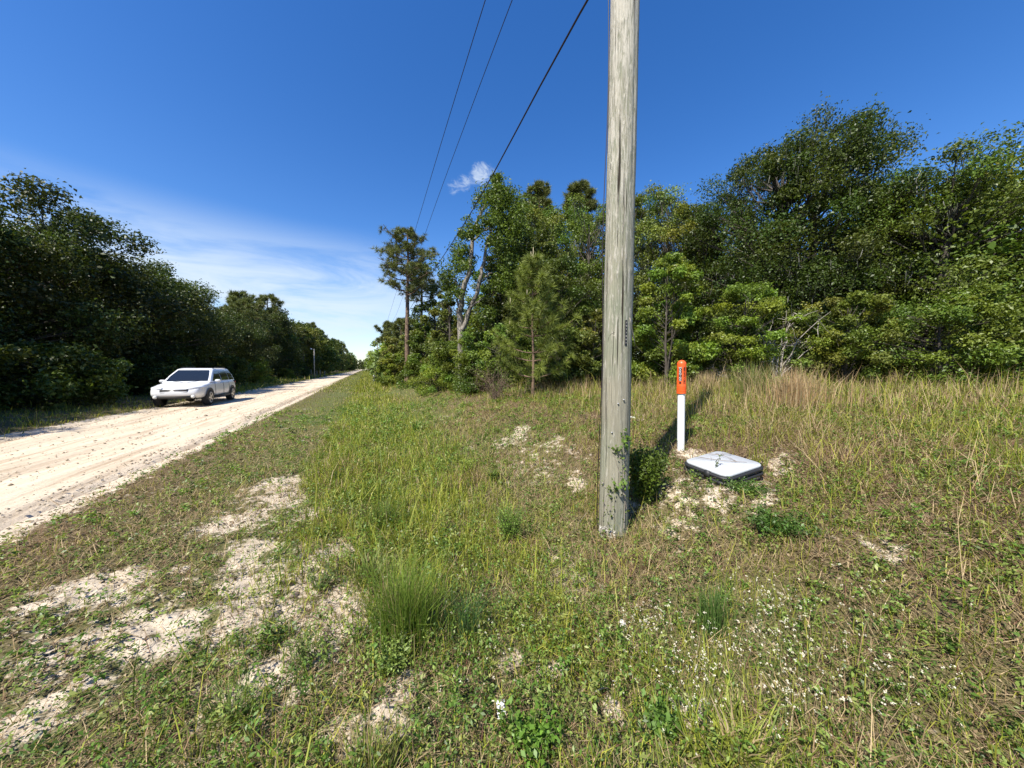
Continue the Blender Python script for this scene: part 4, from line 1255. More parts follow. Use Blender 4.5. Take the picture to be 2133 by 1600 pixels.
def rrect(w, d, r, n=8):
    pts_ = []
    for cx_, cy_, a0 in [(w / 2 - r, d / 2 - r, 0), (-w / 2 + r, d / 2 - r, 90), (-w / 2 + r, -d / 2 + r, 180), (w / 2 - r, -d / 2 + r, 270)]:
        for a in np.linspace(a0, a0 + 90, n): pts_.append((cx_ + r * math.cos(R(a)), cy_ + r * math.sin(R(a))))
    return np.array(pts_)


def slab(mb, levels, r):
    """levels: (inset, z); closed on top and bottom"""
    V, k = [], None
    for ins, z in levels:
        p = rrect(lw - 2 * ins, ld - 2 * ins, r - ins * .6); k = len(p)
        V += [(*q_, z) for q_ in p]
    V = np.array(V); n = len(levels)
    i = np.arange(n - 1)[:, None] * k; j = np.arange(k)[None]; jn = (j + 1) % k
    q_ = np.stack([i + j, i + jn, i + k + jn, i + k + j], -1).reshape(-1, 4)
    V = np.concatenate([V, [[0, 0, levels[0][1]], [0, 0, levels[-1][1]]]]); jj = np.arange(k); j2 = (jj + 1) % k
    t = np.concatenate([np.stack([jj * 0 + n * k, j2, jj], 1), np.stack([jj * 0 + n * k + 1, (n - 1) * k + jj, (n - 1) * k + j2], 1)])
    mb.add(V, q_, t)


M_LID = plain('pale_polymer_concrete', (.4, .415, .42), .75, 0, .2, 30, .25, .08)
M_RIM = plain('black_rubber_rim', (.02, .02, .021), .55)
mb = MB(); slab(mb, [(.004, .125), (.0, .135), (.0, .146), (.006, .152)], .085); mb.build('lid', M_LID, vault)
mb = MB(); slab(mb, [(-.006, .096), (-.02, .102), (-.02, .121), (-.006, .1265)], .09); mb.build('rim', M_RIM, vault)
mb = MB(); slab(mb, [(.008, .075), (.008, .0975)], .085); mb.build('collar', plain('grey_collar', (.35, .36, .36), .6), vault)
mb = MB(); slab(mb, [(-.006, .04), (-.024, .046), (-.024, .069), (-.008, .0745)], .09); mb.build('rim', M_RIM, vault)
mb = MB(); slab(mb, [(.004, .0), (.004, .0415)], .085); mb.build('collar', plain('pale_collar', (.6, .6, .58), .6), vault)
mb = MB(); slab(mb, [(-.006, -.2), (-.01, -.03), (-.004, -.001)], .09); mb.build('box_wall', M_RIM, vault)
m_c = plain('lid_bolt', (.32, .31, .28), .5, .4)
for sx in (-.25, .28):
    mb = MB(); tube(mb, np.array([[sx * lw, ld * .36 * (1 if sx > 0 else -.2), .1515], [sx * lw, ld * .36 * (1 if sx > 0 else -.2), .1535]]), .018, 12, cap=True); mb.build('bolt', m_c, vault)
# a clip on the left flank
mb = MB(); box(mb, (-lw * .5 - .012, -ld * .1, .1), (.03, .06, .08)); mb.build('clip', M_RIM, vault)
# twigs and a sprig lying on the lid
LT = Matrix.Translation(vault.location) @ vault.rotation_euler.to_matrix().to_4x4()


def onlid(fx, fy, h=.158):
    return np.array((LT @ Vector((fx * lw, fy * ld, h)))[:])


def twig(label, path, r=.003, forks=2):
    r *= 1.05
    mb = MB(); path = np.array(path)
    p = np.array([[np.interp(s, np.linspace(0, 1, len(path)), path[:, m]) for m in range(3)] for s in np.linspace(0, 1, 12)])
    for _ in range(2): p[1:-1] = (p[:-2] + p[1:-1] * 2 + p[2:]) / 4
    tube(mb, p, np.linspace(r, r * .4, 12), 5)
    for k in range(forks):
        b0 = p[rng.integers(4, 11)]; d = rng.normal(0, .06, 3); d[2] = abs(d[2]) * .4
        tube(mb, np.linspace(b0, b0 + d, 3), [r * .5, r * .4, r * .2], 4)
    return tag(mb.build('fallen_twig', M_BRUSH, None, True), label, 'twig')


twig('long bent twig lying across the pale lid of the utility box', [onlid(-.25, .46, .175), onlid(-.12, .2, .17), onlid(.06, -.1, .17), onlid(.3, -.28, .16)], .0035, 3)
twig('short forked twig near the far right side of the pale lid', [onlid(.1, .42, .17), onlid(.2, .15, .18), onlid(.22, -.1, .16)], .003, 4)
twig('dark short twig at the right corner of the pale lid', [onlid(.3, .3, .16), onlid(.38, .16, .175), onlid(.46, .1, .16)], .003, 3)
mb, lb = MB(), MB()
sp0 = onlid(-.3, -.12, .15)
e = empty('sprig', sp0, 0, 'small green sprig poking up over the left of the pale lid', 'sprig')
tube(mb, bez(np.zeros(3), np.array([.01, 0, .07]), np.array([.05, .02, .13]), 6), np.linspace(.004, .002, 6), 4)
P = bez(np.zeros(3), np.array([.01, 0, .07]), np.array([.05, .02, .13]), 14) + rng.normal(0, .012, (14, 3))
leaves(lb, P, rand_dirs(14) + [0, 0, .4], rng.uniform(.02, .045, 14), np.array([[.12, .17, .04]]) * rng.uniform(.5, 1.2, (14, 1)), .4)
mb.build('stem', M_STEM, e); lb.build('foliage', M_LEAFB, e)


# ------------------------------------------------------------------ single plants one can point at
def weed(name, label, px, py, h, spread, nst, lf, col, cat='weed', asp=.4, bushy=1., group=None):
    x, y = on(px, py); z = float(terr(x, y)) - .01
    e = empty(name, (x, y, z), 0, label, cat, group)
    sb, lb = MB(), MB()
    col = np.array(col)
    for k in range(nst):
        a = random.uniform(0, 6.28); r = spread * random.random() ** .5
        tip = np.array([r * math.cos(a), r * math.sin(a), h * random.uniform(.55, 1.05)])
        p = bez(np.array([tip[0] * .25, tip[1] * .25, 0]), np.array([tip[0] * .5, tip[1] * .5, tip[2] * .7]), tip, 8)
        tube(sb, p, np.linspace(.004, .0015, 8), 4)
        m = int(26 * bushy)
        f = rng.uniform(.2, 1, m); P = np.stack([np.interp(f, np.linspace(0, 1, 8), p[:, i_]) for i_ in range(3)], 1) + rng.normal(0, lf * .8, (m, 3))
        leaves(lb, P, rand_dirs(m) * .7 + [0, 0, .7], lf * rng.uniform(.6, 1.25, m), col * random.uniform(.75, 1.2) * rng.uniform(.75, 1.25, (m, 1)), asp)
    sb.build('stem', M_STEM, e); lb.build('foliage', M_LEAFB, e)
    return e


def tuft(name, label, px, py, h, spread, n, w, col, cat='grass clump', lean=.2, dry=.1, mat=None):
    x, y = on(px, py); z = float(terr(x, y)) - .01
    mb = MB()
    r = np.abs(rng.normal(0, spread, n)); a = rng.uniform(0, 6.28, n)
    P = np.stack([r * np.cos(a), r * np.sin(a), np.zeros(n)], 1); P[:, 2] = terr(x + P[:, 0], y + P[:, 1]) - z - .012
    c = np.array(col) * rng.uniform(.65, 1.3, (n, 1)); d = rng.random(n) < dry; c[d] = D1 * rng.uniform(.7, 1.1, (d.sum(), 1))
    blades(mb, P, h * rng.uniform(.45, 1.1, n), w * rng.uniform(.6, 1.4, n), a + rng.normal(0, .7, n), np.abs(rng.normal(lean, lean * .6, n)), rng.normal(.3, .3, n), c)
    o = mb.build(name, mat or M_GRASS, None, False, (x, y, z)); return tag(o, label, cat)


SHG = (.1, .18, .03)
weed('leafy_weed', 'dense leafy weed growing against the right foot of the utility pole', 1344, 1052, .6, .22, 100, .04, (.12, .175, .022), asp=.5, bushy=1.4, cat='shrub')
weed('leafy_weed', 'dark leafy weed just behind the one at the pole foot', 1355, 985, .3, .2, 26, .034, (.07, .12, .022), asp=.5, cat='shrub')
weed('yellow_green_weed', 'round yellow green weed on the bank left of the utility pole', 973, 990, .26, .13, 30, .03, (.24, .3, .05))
weed('green_weed', 'ragged green weed right of the round yellow green weed', 1028, 1005, .22, .12, 20, .03, (.13, .19, .035))
weed('feathery_weed', 'tall feathery green weed clump left of the utility pole foot', 1065, 1130, .38, .2, 46, .028, (.13, .21, .03), asp=.25, bushy=1.4)
weed('light_green_weed', 'pale green small leaved weed at the foot of the tall grass clump', 815, 1400, .16, .14, 40, .022, (.2, .27, .06), asp=.5)
weed('spiky_weed', 'upright narrow leaved weed beside the lower bare sand', 632, 1400, .24, .04, 8, .05, (.14, .19, .045), asp=.16, bushy=1.2)
weed('dark_weed', 'small dark green weed alone in the mown verge', 700, 1008, .2, .07, 14, .035, (.05, .09, .02), asp=.35)
weed('broad_leaf_weed', 'bright broad leaved weed at the bottom near the white scrap', 1105, 1560, .16, .12, 22, .03, (.12, .22, .03), asp=.6)
weed('broad_leaf_weed', 'green weed with broad leaves in the right foreground', 1380, 1530, .12, .07, 10, .034, (.1, .18, .03), asp=.6)
weed('creeping_weed', 'dark green creeping weed patch right of the utility box', 1620, 1110, .14, .28, 60, .028, (.075, .15, .025), asp=.4)
weed('creeping_weed', 'leafy weed patch at the foot of the utility box', 1560, 1030, .1, .22, 40, .024, (.08, .15, .028), asp=.45)
weed('thin_weed', 'thin stemmed weed casting shadow on the upper bare sand', 665, 1230, .18, .13, 16, .022, (.1, .15, .035), asp=.35)
weed('thin_weed', 'low weed patch along the top of the lower bare sand', 560, 1345, .1, .16, 26, .022, (.12, .2, .035), asp=.4)
weed('yellow_sprig', 'yellow fern like sprig right of the brown soil patch', 1155, 1265, .12, .05, 8, .022, (.33, .35, .06), asp=.3)
tuft('palm_seedling', 'spiky bright green seedling on the bank in mid distance', 868, 898, .42, .05, 60, .022, (.12, .2, .035), 'plant', .4, .03)
tuft('grass_clump', 'tall bright green grass clump beside the bare sand', 845, 1330, .5, .13, 900, .0045, (.16, .23, .035), lean=.16)
tuft('grass_clump', 'arching grass clump leaning over the bare sand', 770, 1220, .34, .07, 260, .005, (.19, .24, .05), lean=.55)
tuft('grass_clump', 'green grass clump behind the bare sand', 800, 1100, .34, .12, 420, .0045, (.13, .19, .035), lean=.25)
tuft('rush_clump', 'straight upright rush clump in the right foreground', 1485, 1315, .3, .07, 240, .0045, (.1, .17, .04), lean=.06, dry=.03)
tuft('rush_clump', 'thin blue green rush clump in the middle of the ditch', 975, 1330, .4, .08, 170, .0036, (.08, .15, .05), lean=.12, dry=.03)
tuft('grass_clump', 'lime green broad bladed grass clump at the bottom right', 1540, 1580, .19, .2, 340, .008, (.26, .3, .05), lean=.5, dry=.15)
tuft('grass_clump', 'coarse grass clump at the lower left edge', 480, 1510, .2, .07, 180, .0045, (.15, .2, .05), lean=.4)
tuft('grass_clump', 'olive grass clump at the bottom below the sandy soil', 770, 1640, .26, .08, 220, .0045, (.24, .26, .06), lean=.2, dry=.3)
tuft('tall_grass_clump', 'tall green grass clump at the wood edge right of the marker post', 1565, 828, .85, .3, 700, .009, (.2, .23, .06), lean=.16, dry=.35)
tuft('tall_grass_clump', 'tall reddish dry grass clump at the right wood edge', 1655, 850, .8, .3, 800, .008, (.42, .27, .14), lean=.12, dry=.5, mat=M_DRY)
tuft('tall_grass_clump', 'tan dry grass clump behind the marker post', 1470, 815, .6, .3, 500, .009, (.45, .34, .19), lean=.14, dry=.5, mat=M_DRY)
tuft('tall_grass_clump', 'dry grass clump left of the marker post', 1385, 800, .55, .35, 500, .009, (.4, .3, .16), lean=.14, dry=.5, mat=M_DRY)
tuft('tall_grass_clump', 'tan dry grass clump at the foot of the young pine', 1150, 812, .6, .5, 600, .01, (.42, .3, .17), lean=.16, dry=.5, mat=M_DRY)


# ------------------------------------------------------------------ litter and stones
def scrap(label, px, py, w, h, lift=.03, name='paper_scrap', tone=.82):
    x, y = on(px, py); z = float(terr(x, y)) + lift
    n = 9; gx_, gy_ = np.meshgrid(np.linspace(-.5, .5, n), np.linspace(-.5, .5, n))
    ed = np.maximum(np.abs(gx_), np.abs(gy_))
    X = gx_ * w * (1 + .25 * (vn(gx_ * 6 + px, gy_ * 6, 91) - .5)); Y_ = gy_ * h * (1 + .3 * (vn(gx_ * 5, gy_ * 5 + px, 92) - .5))
    Z = .35 * min(w, h) * (fbm(gx_ * 4 + px, gy_ * 4, 93, 3) - .5) + Y_ * .35
    i = np.arange(n - 1)[:, None] * n; j = np.arange(n - 1)[None]
    mb = MB().add(np.stack([X, Y_, Z], -1).reshape(-1, 3), np.stack([i + j, i + j + 1, i + n + j + 1, i + n + j], -1).reshape(-1, 4))
    o = mb.build(name, plain('torn_paper_%d' % px, (tone, tone, tone * .96), .8, 0, .2, 40), None, False, (x, y, z)); o.rotation_euler = (0, 0, random.uniform(-.3, .3))
    md = o.modifiers.new('t', 'SOLIDIFY'); md.thickness = .0015
    return tag(o, label, 'litter')


scrap('crumpled white scrap lying in the bottom foreground grass', 1044, 1490, .045, .075)
scrap('small white scrap in the weeds below the utility pole', 1297, 1310, .035, .035)
scrap('white scrap on the bank just behind the utility pole', 1319, 872, .1, .07, .03)


def stick(label, pa, pb, r=.003):
    a, b = on(*pa), on(*pb)
    A = np.array([*a, terr(*a) + .02]); Bq = np.array([*b, terr(*b) + .03])
    mb = MB(); m = (A + Bq) / 2 + [0, 0, .02]
    tube(mb, bez(A, m, Bq, 8), np.linspace(r, r * .6, 8), 5, cap=True)
    return tag(mb.build('dry_stick', M_DEAD, None, True), label, 'stick')


stick('short grey stick on the dry litter at lower right', (1238, 1452), (1268, 1450), .004)
stick('pale straight stick lying across the ditch grass', (880, 1202), (928, 1202), .003)
stick('bent pale twig lying by the utility pole foot', (1235, 1060), (1190, 1120), .003)
stick('thin dead twig leaning left of the utility box', (1330, 1075), (1390, 1010), .003)

# dark clods of soil on the bare sand
for k, (px, py, s, lab) in enumerate([(575, 1280, .03, 'dark clod of soil beside the weedy edge of the bare sand'), (628, 1165, .035, 'dark clod at the top of the bare sand'), (655, 1190, .03, 'grey clod below the one at the top of the bare sand'), (615, 1240, .026, 'grey clod in the middle of the bare sand')]):
    x, y = on(px, py); n = 14
    A2, B2 = np.meshgrid(np.arange(n) / n * 2 * np.pi, np.linspace(-1.4, 1.5, 10))
    rr2 = s * (.7 + .8 * (fbm(np.cos(A2) * 2 + k * 7, np.sin(A2) * 2 + B2 * 1.7, 95, 3)))
    V = np.stack([rr2 * np.cos(B2) * np.cos(A2), rr2 * np.cos(B2) * np.sin(A2), rr2 * np.sin(B2) * .65], -1)
    i = np.arange(9)[:, None] * n; j = np.arange(n)[None]; jn = (j + 1) % n
    mb = MB().add(V.reshape(-1, 3), np.stack([i + j, i + jn, i + n + jn, i + n + j], -1).reshape(-1, 4))
    tag(mb.build('soil_clod', plain('clod_%d' % k, (.13, .11, .09), .95, 0, .8, 60), None, False, (x, y, float(terr(x, y)) + s * .3)), lab, 'clod')

# ------------------------------------------------------------------ left roadside things
def lamp_pole():
    px, Y = 655, 62
    p = at(px, 779, Y); x = p[0]; z = float(terr0(x, Y)); H = at(px, 727, Y)[2] - z
    e = empty('lamp_pole', (x, Y, z), 0, 'slim pale pole with a small lamp on top at the left roadside', 'lamp pole')
    mb = MB(); tube(mb, [[0, 0, -.1], [0, 0, H * .5], [.05, 0, H]], [.11, .1, .085], 8, cap=True); mb.build('pole', plain('pale_pole', (.42, .38, .32), .8), e, True)
    mb = MB(); tube(mb, [[.05, 0, H - .25], [-.2, -.1, H + .0], [-.35, -.15, H - .02]], .03, 6); mb.build('bracket', M_STEEL, e)
    mb = MB(); lathe(mb, [(.02, .14), (.12, .1), (.17, -.02), (.15, -.08), (.0, -.1)], 14, (-.4, -.17, H - .02)); mb.build('lamp_head', plain('lamp_shell', (.75, .75, .74), .35), e, True)


lamp_pole()
grp = 'fence posts beside the lamp pole'
for k, (px, lab) in enumerate([(648, 'weathered fence post left of the lamp pole'), (660, 'weathered fence post just right of the lamp pole'), (667, 'second fence post right of the lamp pole'), (676, 'fence post farthest right of the lamp pole')]):
    Y = 64 + k; x = at(px, 780, Y)[0]; mb = MB(); hh = random.uniform(1.2, 1.8)
    tube(mb, [[0, 0, -.2], [.02, 0, hh * .5], [.03, 0, hh]], [.1, .095, .09], 7, cap=True)
    tag(mb.build('fence_post', M_PALEBARK, None, False, (x, Y, float(terr0(x, Y)))), lab, 'post', grp)
# small white marker by the right verge far off
x, y = xy(5.0, 52); mb = MB(); tube(mb, [[0, 0, -.1], [0, 0, .55], [0, 0, .9]], [.06, .06, .05], 8, cap=True)
x = at(779, 782, 44)[0]
tag(mb.build('marker_stake', plain('white_stake', (.8, .8, .78), .5), None, False, (x, 44, float(terr0(x, 44)))), 'small white stake at the far right verge', 'stake')


# ------------------------------------------------------------------ white car on the road
def car():
    x, y = xy(-7.5, 21.2)
    M_PAINT = plain('white_car_paint', (.72, .73, .74), .22, 0, 0, 4, .6, .01)
    M_GLASS = plain('dark_car_glass', (.012, .015, .018), .06, 0, 0, 3, .8)
    M_TRIM = plain('black_car_trim', (.02, .02, .02), .6)
    M_TYRE = plain('car_tyre', (.018, .018, .018), .85)
    M_RIMM = plain('car_alloy', (.5, .5, .52), .3, .8)
    # local axes: +x is the front; the car stands nose towards the camera, wheels turned straight
    e = empty('parked_car', (x, y, 0), TH - math.pi / 2, 'white sport utility car parked on the left side of the dirt road', 'car')
    e.location.z = -.02
    st = [(-2.3, .52, .72, .72), (-2.24, .42, .96, .82), (-2.1, .36, 1.06, .87), (-1.7, .33, 1.1, .905), (-1.0, .31, 1.09, .92), (0, .3, 1.07, .925), (.8, .3, 1.05, .92), (1.15, .31, 1.04, .915),
          (1.6, .33, .99, .9), (2.0, .36, .93, .87), (2.2, .42, .84, .8), (2.3, .5, .72, .68)]
    V = []
    for X, zb, zt, hw in st:
        half = [(0, zb), (hw * .8, zb), (hw * .965, zb + .08), (hw, zb + .25 * (zt - zb) + .06), (hw, zb + .6 * (zt - zb)), (hw * .975, zt - .07), (hw * .9, zt), (hw * .5, zt + .02), (0, zt + .028)]
        ringp = half + [(-a, b) for a, b in half[-2:0:-1]]
        V += [(X, a, b) for a, b in ringp]
    V = np.array(V); k = 16; n = len(st)
    i = np.arange(n - 1)[:, None] * k; j = np.arange(k)[None]; jn = (j + 1) % k
    q_ = np.stack([i + j, i + k + j, i + k + jn, i + jn], -1).reshape(-1, 4)
    V = np.concatenate([V, [[-2.31, 0, .62], [2.32, 0, .6]]]); jj = np.arange(k); j2 = (jj + 1) % k
    t = np.concatenate([np.stack([jj * 0 + n * k, jj, j2], 1), np.stack([jj * 0 + n * k + 1, (n - 1) * k + j2, (n - 1) * k + jj], 1)])
    body = MB().add(V, q_, t).build('body', M_PAINT, e, True)
    md = body.modifiers.new('s', 'SUBSURF'); md.levels = md.render_levels = 2
    # cabin
    lo = [(-2.12, .84, 1.05), (1.18, .86, 1.03)]; hi = [(-1.78, .64, 1.655), (.22, .66, 1.66)]
    mid = [(-1.98, .775, 1.33), (.78, .775, 1.33)]
    cab = MB(); rings = []
    for (r0, r1) in (lo, mid, hi):
        rings.append([(r0[0], -r0[1], r0[2]), (r1[0], -r1[1], r1[2]), (r1[0], r1[1], r1[2]), (r0[0], r0[1], r0[2])])
    top_ = [(-1.6, -.5, 1.7), (.0, -.52, 1.7), (.0, .52, 1.7), (-1.6, .5, 1.7)]
    VV_ = np.array(sum(rings, []) + top_)
    Q_ = []
    for r_ in range(3):
        for c_ in range(4): Q_.append([r_ * 4 + c_, r_ * 4 + (c_ + 1) % 4, r_ * 4 + 4 + (c_ + 1) % 4, r_ * 4 + 4 + c_])
    Q_.append([12, 13, 14, 15])
    cab = MB().add(VV_, Q_).build('roof', M_PAINT, e, False)
    md = cab.modifiers.new('b', 'BEVEL'); md.width = .05; md.segments = 3; md.limit_method = 'ANGLE'; md.angle_limit = R(15)

    def strip(a0, b0, a1, b1, s0, s1, h0, h1, off):
        """quad grid on a cabin face: a/b lower+upper corner pairs, s along, h up (0..1)"""
        P = []
        for hh in np.linspace(h0, h1, 3):
            for ss in np.linspace(s0, s1, 5):
                lo_ = np.array(a0) * (1 - ss) + np.array(b0) * ss; hi_ = np.array(a1) * (1 - ss) + np.array(b1) * ss
                P.append(lo_ * (1 - hh) + hi_ * hh + off)
        return np.array(P), [[r_ * 5 + c_, r_ * 5 + c_ + 1, r_ * 5 + 5 + c_ + 1, r_ * 5 + 5 + c_] for r_ in range(2) for c_ in range(4)]
    for sgn in (-1, 1):
        def face(z):
            w = np.interp(z, [1.04, 1.33, 1.655], [.85, .775, .65]); return w
        for xs in [(-1.95, -1.28, -1.72, -1.22), (-1.2, -.28, -1.16, -.26), (-.2, .86, -.2, .2)]:
            P = []; zs_ = np.linspace(1.1, 1.58, 5)
            for z in zs_:
                f = (z - 1.1) / .48
                xa, xb = xs[0] * (1 - f) + xs[2] * f, xs[1] * (1 - f) + xs[3] * f
                for ss in np.linspace(0, 1, 4): P.append((xa * (1 - ss) + xb * ss, sgn * (face(z) + .012), z))
            qq = [[r_ * 4 + c_, r_ * 4 + c_ + 1, r_ * 4 + 5 + c_, r_ * 4 + 4 + c_] for r_ in range(4) for c_ in range(3)]
            if sgn > 0: qq = [k_[::-1] for k_ in qq]
            MB().add(P, qq).build('window', M_GLASS, e)
    for nm, xa, xb in [('windscreen', [1.16, .78, .26], .014), ('rear_window', [-2.08, -1.98, -1.79], -.014)]:
        P = []
        for z, X, w in zip([1.1, 1.33, 1.6], [np.interp(z_, [1.04, 1.33, 1.655], xa) for z_ in (1.1, 1.33, 1.6)], [.74, .69, .57]):
            for ss in np.linspace(-1, 1, 5): P.append((X + xb, w * ss, z + .006))
        qq = [[r_ * 5 + c_, r_ * 5 + c_ + 1, r_ * 5 + 6 + c_, r_ * 5 + 5 + c_] for r_ in range(2) for c_ in range(4)]
        MB().add(P, qq if xb > 0 else [k_[::-1] for k_ in qq]).build(nm, M_GLASS, e)
    for X in (-1.42, 1.4):
        for sgn in (-1, 1):
            mb = MB(); a = np.linspace(-.15, math.pi + .15, 22)
            inn = np.stack([X + .36 * np.cos(a), np.full(22, sgn * .932), .36 + .36 * np.sin(a)], 1); out = np.stack([X + .44 * np.cos(a), np.full(22, sgn * .936), .36 + .44 * np.sin(a)], 1)
            cc_ = np.stack([X + 0 * a, np.full(22, sgn * .928), .36 + 0 * a], 1)
            mb.add(np.concatenate([inn, out, cc_]), [[k_, k_ + 1, 22 + k_ + 1, 22 + k_] for k_ in range(21)] + [[44 + k_, 44 + k_ + 1, k_ + 1, k_] for k_ in range(21)])
            mb.build('wheel_arch', M_TRIM, e)
            w = empty('wheel', (X, sgn * .82, .36)); w.parent = e
            mb = MB(); lathe(mb, [(.24, -.11), (.33, -.115), (.36, -.08), (.362, 0), (.36, .08), (.33, .122), (.24, .125)], 32, axis='y'); mb.build('tyre', M_TYRE, w, True)
            mb = MB(); s_ = sgn
            lathe(mb, [(.245, .122 * s_), (.22, .1 * s_), (.2, .06 * s_), (.02, .05 * s_)], 28, axis='y'); mb.build('wheel_well', M_TRIM, w, True)
            mb = MB(); lathe(mb, [(.245, .124 * s_), (.235, .132 * s_), (.215, .118 * s_)], 28, axis='y')
            for k_ in range(5):
                a = k_ * 2 * math.pi / 5; d = np.array([math.cos(a), 0, math.sin(a)]); pd = np.array([-math.sin(a), 0, math.cos(a)])
                f = np.array([0, .122 * s_, 0])
                mb.add([d * .02 - pd * .04 + f, d * .02 + pd * .04 + f, d * .22 + pd * .025 + f, d * .22 - pd * .025 + f], [[0, 1, 2, 3]])
            mb.build('rim', M_RIMM, w, True)
    for sgn in (-1, 1):
        mb = MB(); lathe(mb, [(.0, -.09), (.05, -.08), (.075, -.02), (.075, .03), (.05, .06), (0, .065)], 14)
        o = mb.build('side_mirror', M_PAINT, e, True); o.location = (.72, sgn * 1.0, 1.1); o.scale = (.9, 1.5, 1)
        mb = MB(); tube(mb, bez(np.array([2.21, sgn * .4, .8]), np.array([2.2, sgn * .72, .82]), np.array([1.86, sgn * .88, .84]), 8), np.array([.06, .085, .09, .09, .08, .07, .05, .03]), 10); mb.build('headlight', plain('lamp_lens', (.6, .62, .65), .1), e, True)
        mb = MB(); tube(mb, bez(np.array([-2.25, sgn * .45, .96]), np.array([-2.24, sgn * .82, .97]), np.array([-1.92, sgn * .905, .98]), 8), np.array([.03, .05, .06, .06, .055, .05, .04, .02]), 8); mb.build('tail_light', plain('red_lens', (.4, .02, .02), .15), e, True)
        for X in (-.95, .05):
            mb = MB(); box(mb, (X, sgn * .93, .95), (.2, .025, .03)); mb.build('door_handle', M_PAINT, e)
        for X in (-1.02, -.24, .78):
            mb = MB(); tube(mb, np.array([[X, sgn * .926, .42], [X, sgn * .9275, .75], [X + .02, sgn * .91, 1.0]]), .006, 4); mb.build('door_seam', M_TRIM, e)
    mb = MB(); box(mb, (2.25, 0, .7), (.1, .92, .17)); gr = mb.build('grille', M_TRIM, e)
    for k_ in range(3):
        mb = MB(); box(mb, (2.303, 0, .645 + .055 * k_), (.012, .88, .014)); mb.build('chrome_bar', M_RIMM, gr)
    for sgn in (-1, 1):
        mb = MB(); tube(mb, np.array([[2.24, sgn * .62, .46], [2.3, sgn * .62, .46]]), .07, 12, cap=True); mb.build('fog_lamp', plain('fog_lens', (.6, .6, .58), .15), e)
        mb = MB(); tube(mb, np.array([[1.28, sgn * .05, 1.05], [1.14, sgn * .5, 1.11]]), .01, 5); mb.build('wiper', M_TRIM, e)
    mb = MB(); box(mb, (-2.285, 0, .8), (.02, .52, .12)); mb.build('number_plate', plain('blank_plate', (.7, .7, .68), .4), e)
    mb = MB(); box(mb, (2.2, 0, .44), (.16, 1.3, .12)); mb.build('bumper', M_TRIM, e)
    mb = MB(); box(mb, (-2.2, 0, .47), (.2, 1.4, .16)); mb.build('bumper', M_TRIM, e)
    for sgn in (-1, 1):
        mb = MB(); tube(mb, np.array([[-1.6, sgn * .6, 1.68], [-1.4, sgn * .6, 1.735], [-.2, sgn * .61, 1.735], [.05, sgn * .61, 1.69]]), .018, 6); mb.build('roof_rail', M_TRIM, e)
        mb = MB(); box(mb, (0, sgn * .925, .36), (2.0, .03, .12)); mb.build('sill_trim', M_TRIM, e)


car()

# ------------------------------------------------------------------ light
SAZ, SEL = R(37), R(52)
sun_dir = Vector((-math.sin(SAZ) * math.cos(SEL), -math.cos(SAZ) * math.cos(SEL), math.sin(SEL)))
sl = bpy.data.lights.new('sun', 'SUN'); sl.energy = 5.0; sl.angle = R(.53); sl.color = (1, .95, .86)
so = bpy.data.objects.new('sun', sl); COL.objects.link(so); so.rotation_euler = (-sun_dir).to_track_quat('-Z', 'Y').to_euler(); so.location = (-20, -30, 40)

W = bpy.data.worlds.new('World'); S.world = W; W.use_nodes = True
nt = W.node_tree; bg = nt.nodes['Background']
sky = nt.nodes.new('ShaderNodeTexSky'); sky.sky_type = 'NISHITA'; sky.sun_disc = False
sky.sun_elevation = SEL; sky.sun_rotation = R(180) + SAZ; sky.altitude = 0; sky.air_density = 1.0; sky.dust_density = .4; sky.ozone_density = 2.0
hs = nd(nt, 'ShaderNodeHueSaturation'); hs.inputs['Hue'].default_value = .511; hs.inputs['Saturation'].default_value = 1.36; hs.inputs['Value'].default_value = 1.05
nt.links.new(sky.outputs[0], hs.inputs['Color'])
tc = nd(nt, 'ShaderNodeTexCoord')
D = tc.outputs['Generated']


def wmath(op, a, b=None, c=None):
    n = nd(nt, 'ShaderNodeMath', operation=op)
    for k, v in enumerate((a, b, c)):
        if v is None: continue
        if isinstance(v, (int, float)): n.inputs[k].default_value = v
        else: nt.links.new(v, n.inputs[k])
    return n.outputs[0]


def wmap(src, a, b, c=0., d=1.):
    n = nd(nt, 'ShaderNodeMapRange', interpolation_type='SMOOTHSTEP')
    for k, v in zip(('From Min', 'From Max', 'To Min', 'To Max'), (a, b, c, d)): n.inputs[k].default_value = v
    nt.links.new(src, n.inputs[0]); return n.outputs[0]


def wdot(vec):
    n = nd(nt, 'ShaderNodeVectorMath', operation='DOT_PRODUCT'); nt.links.new(D, n.inputs[0]); n.inputs[1].default_value = vec; return n.outputs['Value']


def wnoise(scale, rot=(0, 0, 0), sc=(1, 1, 1), detail=6., rough=.6, dist=0.):
    mp = nd(nt, 'ShaderNodeMapping'); mp.inputs['Scale'].default_value = sc; mp.inputs['Rotation'].default_value = rot
    n = nd(nt, 'ShaderNodeTexNoise', Scale=scale, Detail=detail, Roughness=rough, Distortion=dist)
    nt.links.new(D, mp.inputs[0]); nt.links.new(mp.outputs[0], n.inputs['Vector']); return n.outputs['Fac']


sepd = nd(nt, 'ShaderNodeSeparateXYZ'); nt.links.new(D, sepd.inputs[0])
zc = sepd.outputs[2]
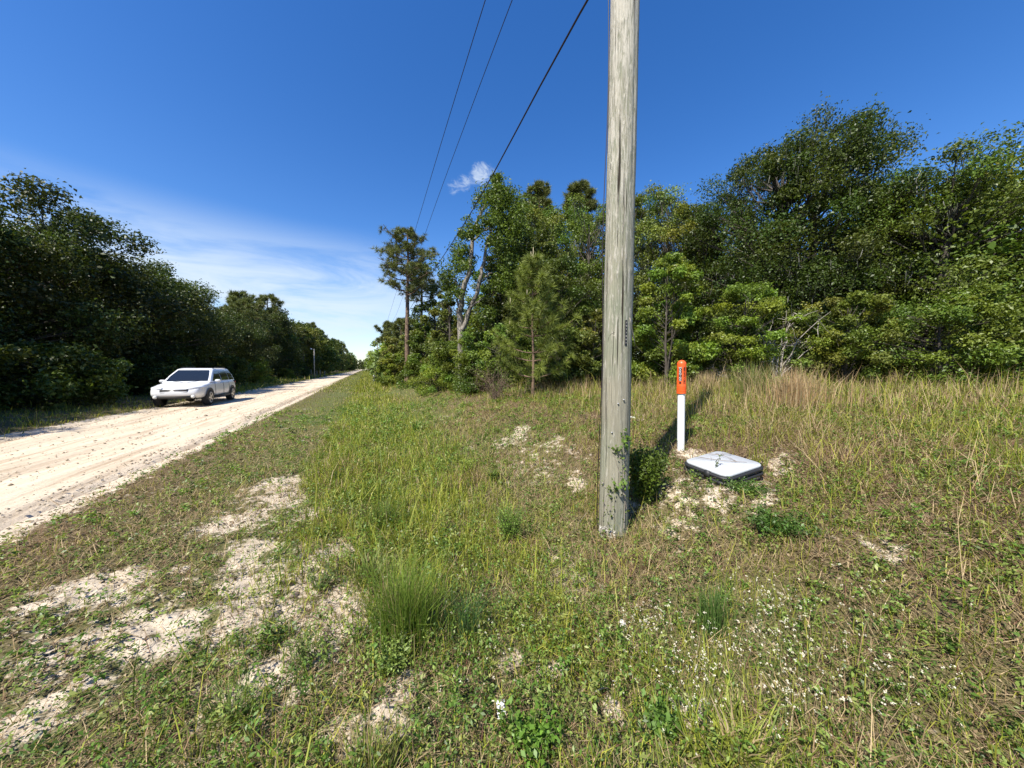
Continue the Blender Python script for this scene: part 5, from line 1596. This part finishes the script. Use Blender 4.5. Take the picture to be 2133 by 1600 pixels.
# thin veil of cirrus low on the left
lft = unit(ray(250, 640)); el = wdot(tuple(lft))
band = wmath('MULTIPLY', wmap(zc, .36, .2), wmap(zc, -.02, .04))
side = wmap(el, .66, .95)
cir = wnoise(2.6, (0, R(14), R(20)), (1, 1, 5.5), 7., .6, .8)
cirm = wmath('MULTIPLY', wmath('MULTIPLY', band, side), wmap(cir, .3, .62, .22, .95))
# two small puffs
puff = None
for pxy, rad_, amp in [((1002, 363), .034, .85), ((966, 381), .026, .5), ((946, 390), .024, .42), ((985, 372), .022, .4), ((1020, 358), .024, .45)]:
    dv = unit(ray(*pxy)); c0 = math.cos(rad_)
    m_ = wmath('MULTIPLY', wmap(wdot(tuple(dv)), c0, 1.0, 0, 1.), amp)
    puff = m_ if puff is None else wmath('MAXIMUM', puff, m_)
pn = wnoise(30, (0, R(30), 0), (1, 1, 2.0), 8., .68, 1.2)
pm = wmath('MULTIPLY', wmap(wmath('ADD', puff, wmath('MULTIPLY_ADD', pn, 2.2, -1.1)), .1, 1.25), wmap(puff, .0, .4))
fac = wmath('MINIMUM', wmath('ADD', wmath('MULTIPLY', cirm, .85), wmath('MULTIPLY', pm, .72)), .92)
mx = nd(nt, 'ShaderNodeMix', data_type='RGBA'); nt.links.new(fac, mx.inputs[0]); nt.links.new(hs.outputs[0], mx.inputs[6]); mx.inputs[7].default_value = (4.3, 4.9, 5.5, 1)
nt.links.new(mx.outputs[2], bg.inputs['Color']); bg.inputs['Strength'].default_value = .115

# ------------------------------------------------------------------ camera
cd = bpy.data.cameras.new('camera'); cam = bpy.data.objects.new('camera', cd); COL.objects.link(cam)
cd.sensor_fit = 'HORIZONTAL'; cd.sensor_width = 36; cd.lens = F / 2133 * 36; cd.clip_start = .05; cd.clip_end = 3000
cam.location = (0, 0, EYE); cam.rotation_euler = (R(90) - PITCH, 0, 0)
S.camera = cam
S.view_settings.view_transform = 'Standard'; S.view_settings.look = 'None'; S.view_settings.gamma = 1; S.view_settings.exposure = .75
S.cycles.max_bounces = 6; S.cycles.diffuse_bounces = 2; S.cycles.transmission_bounces = 3; S.cycles.glossy_bounces = 2
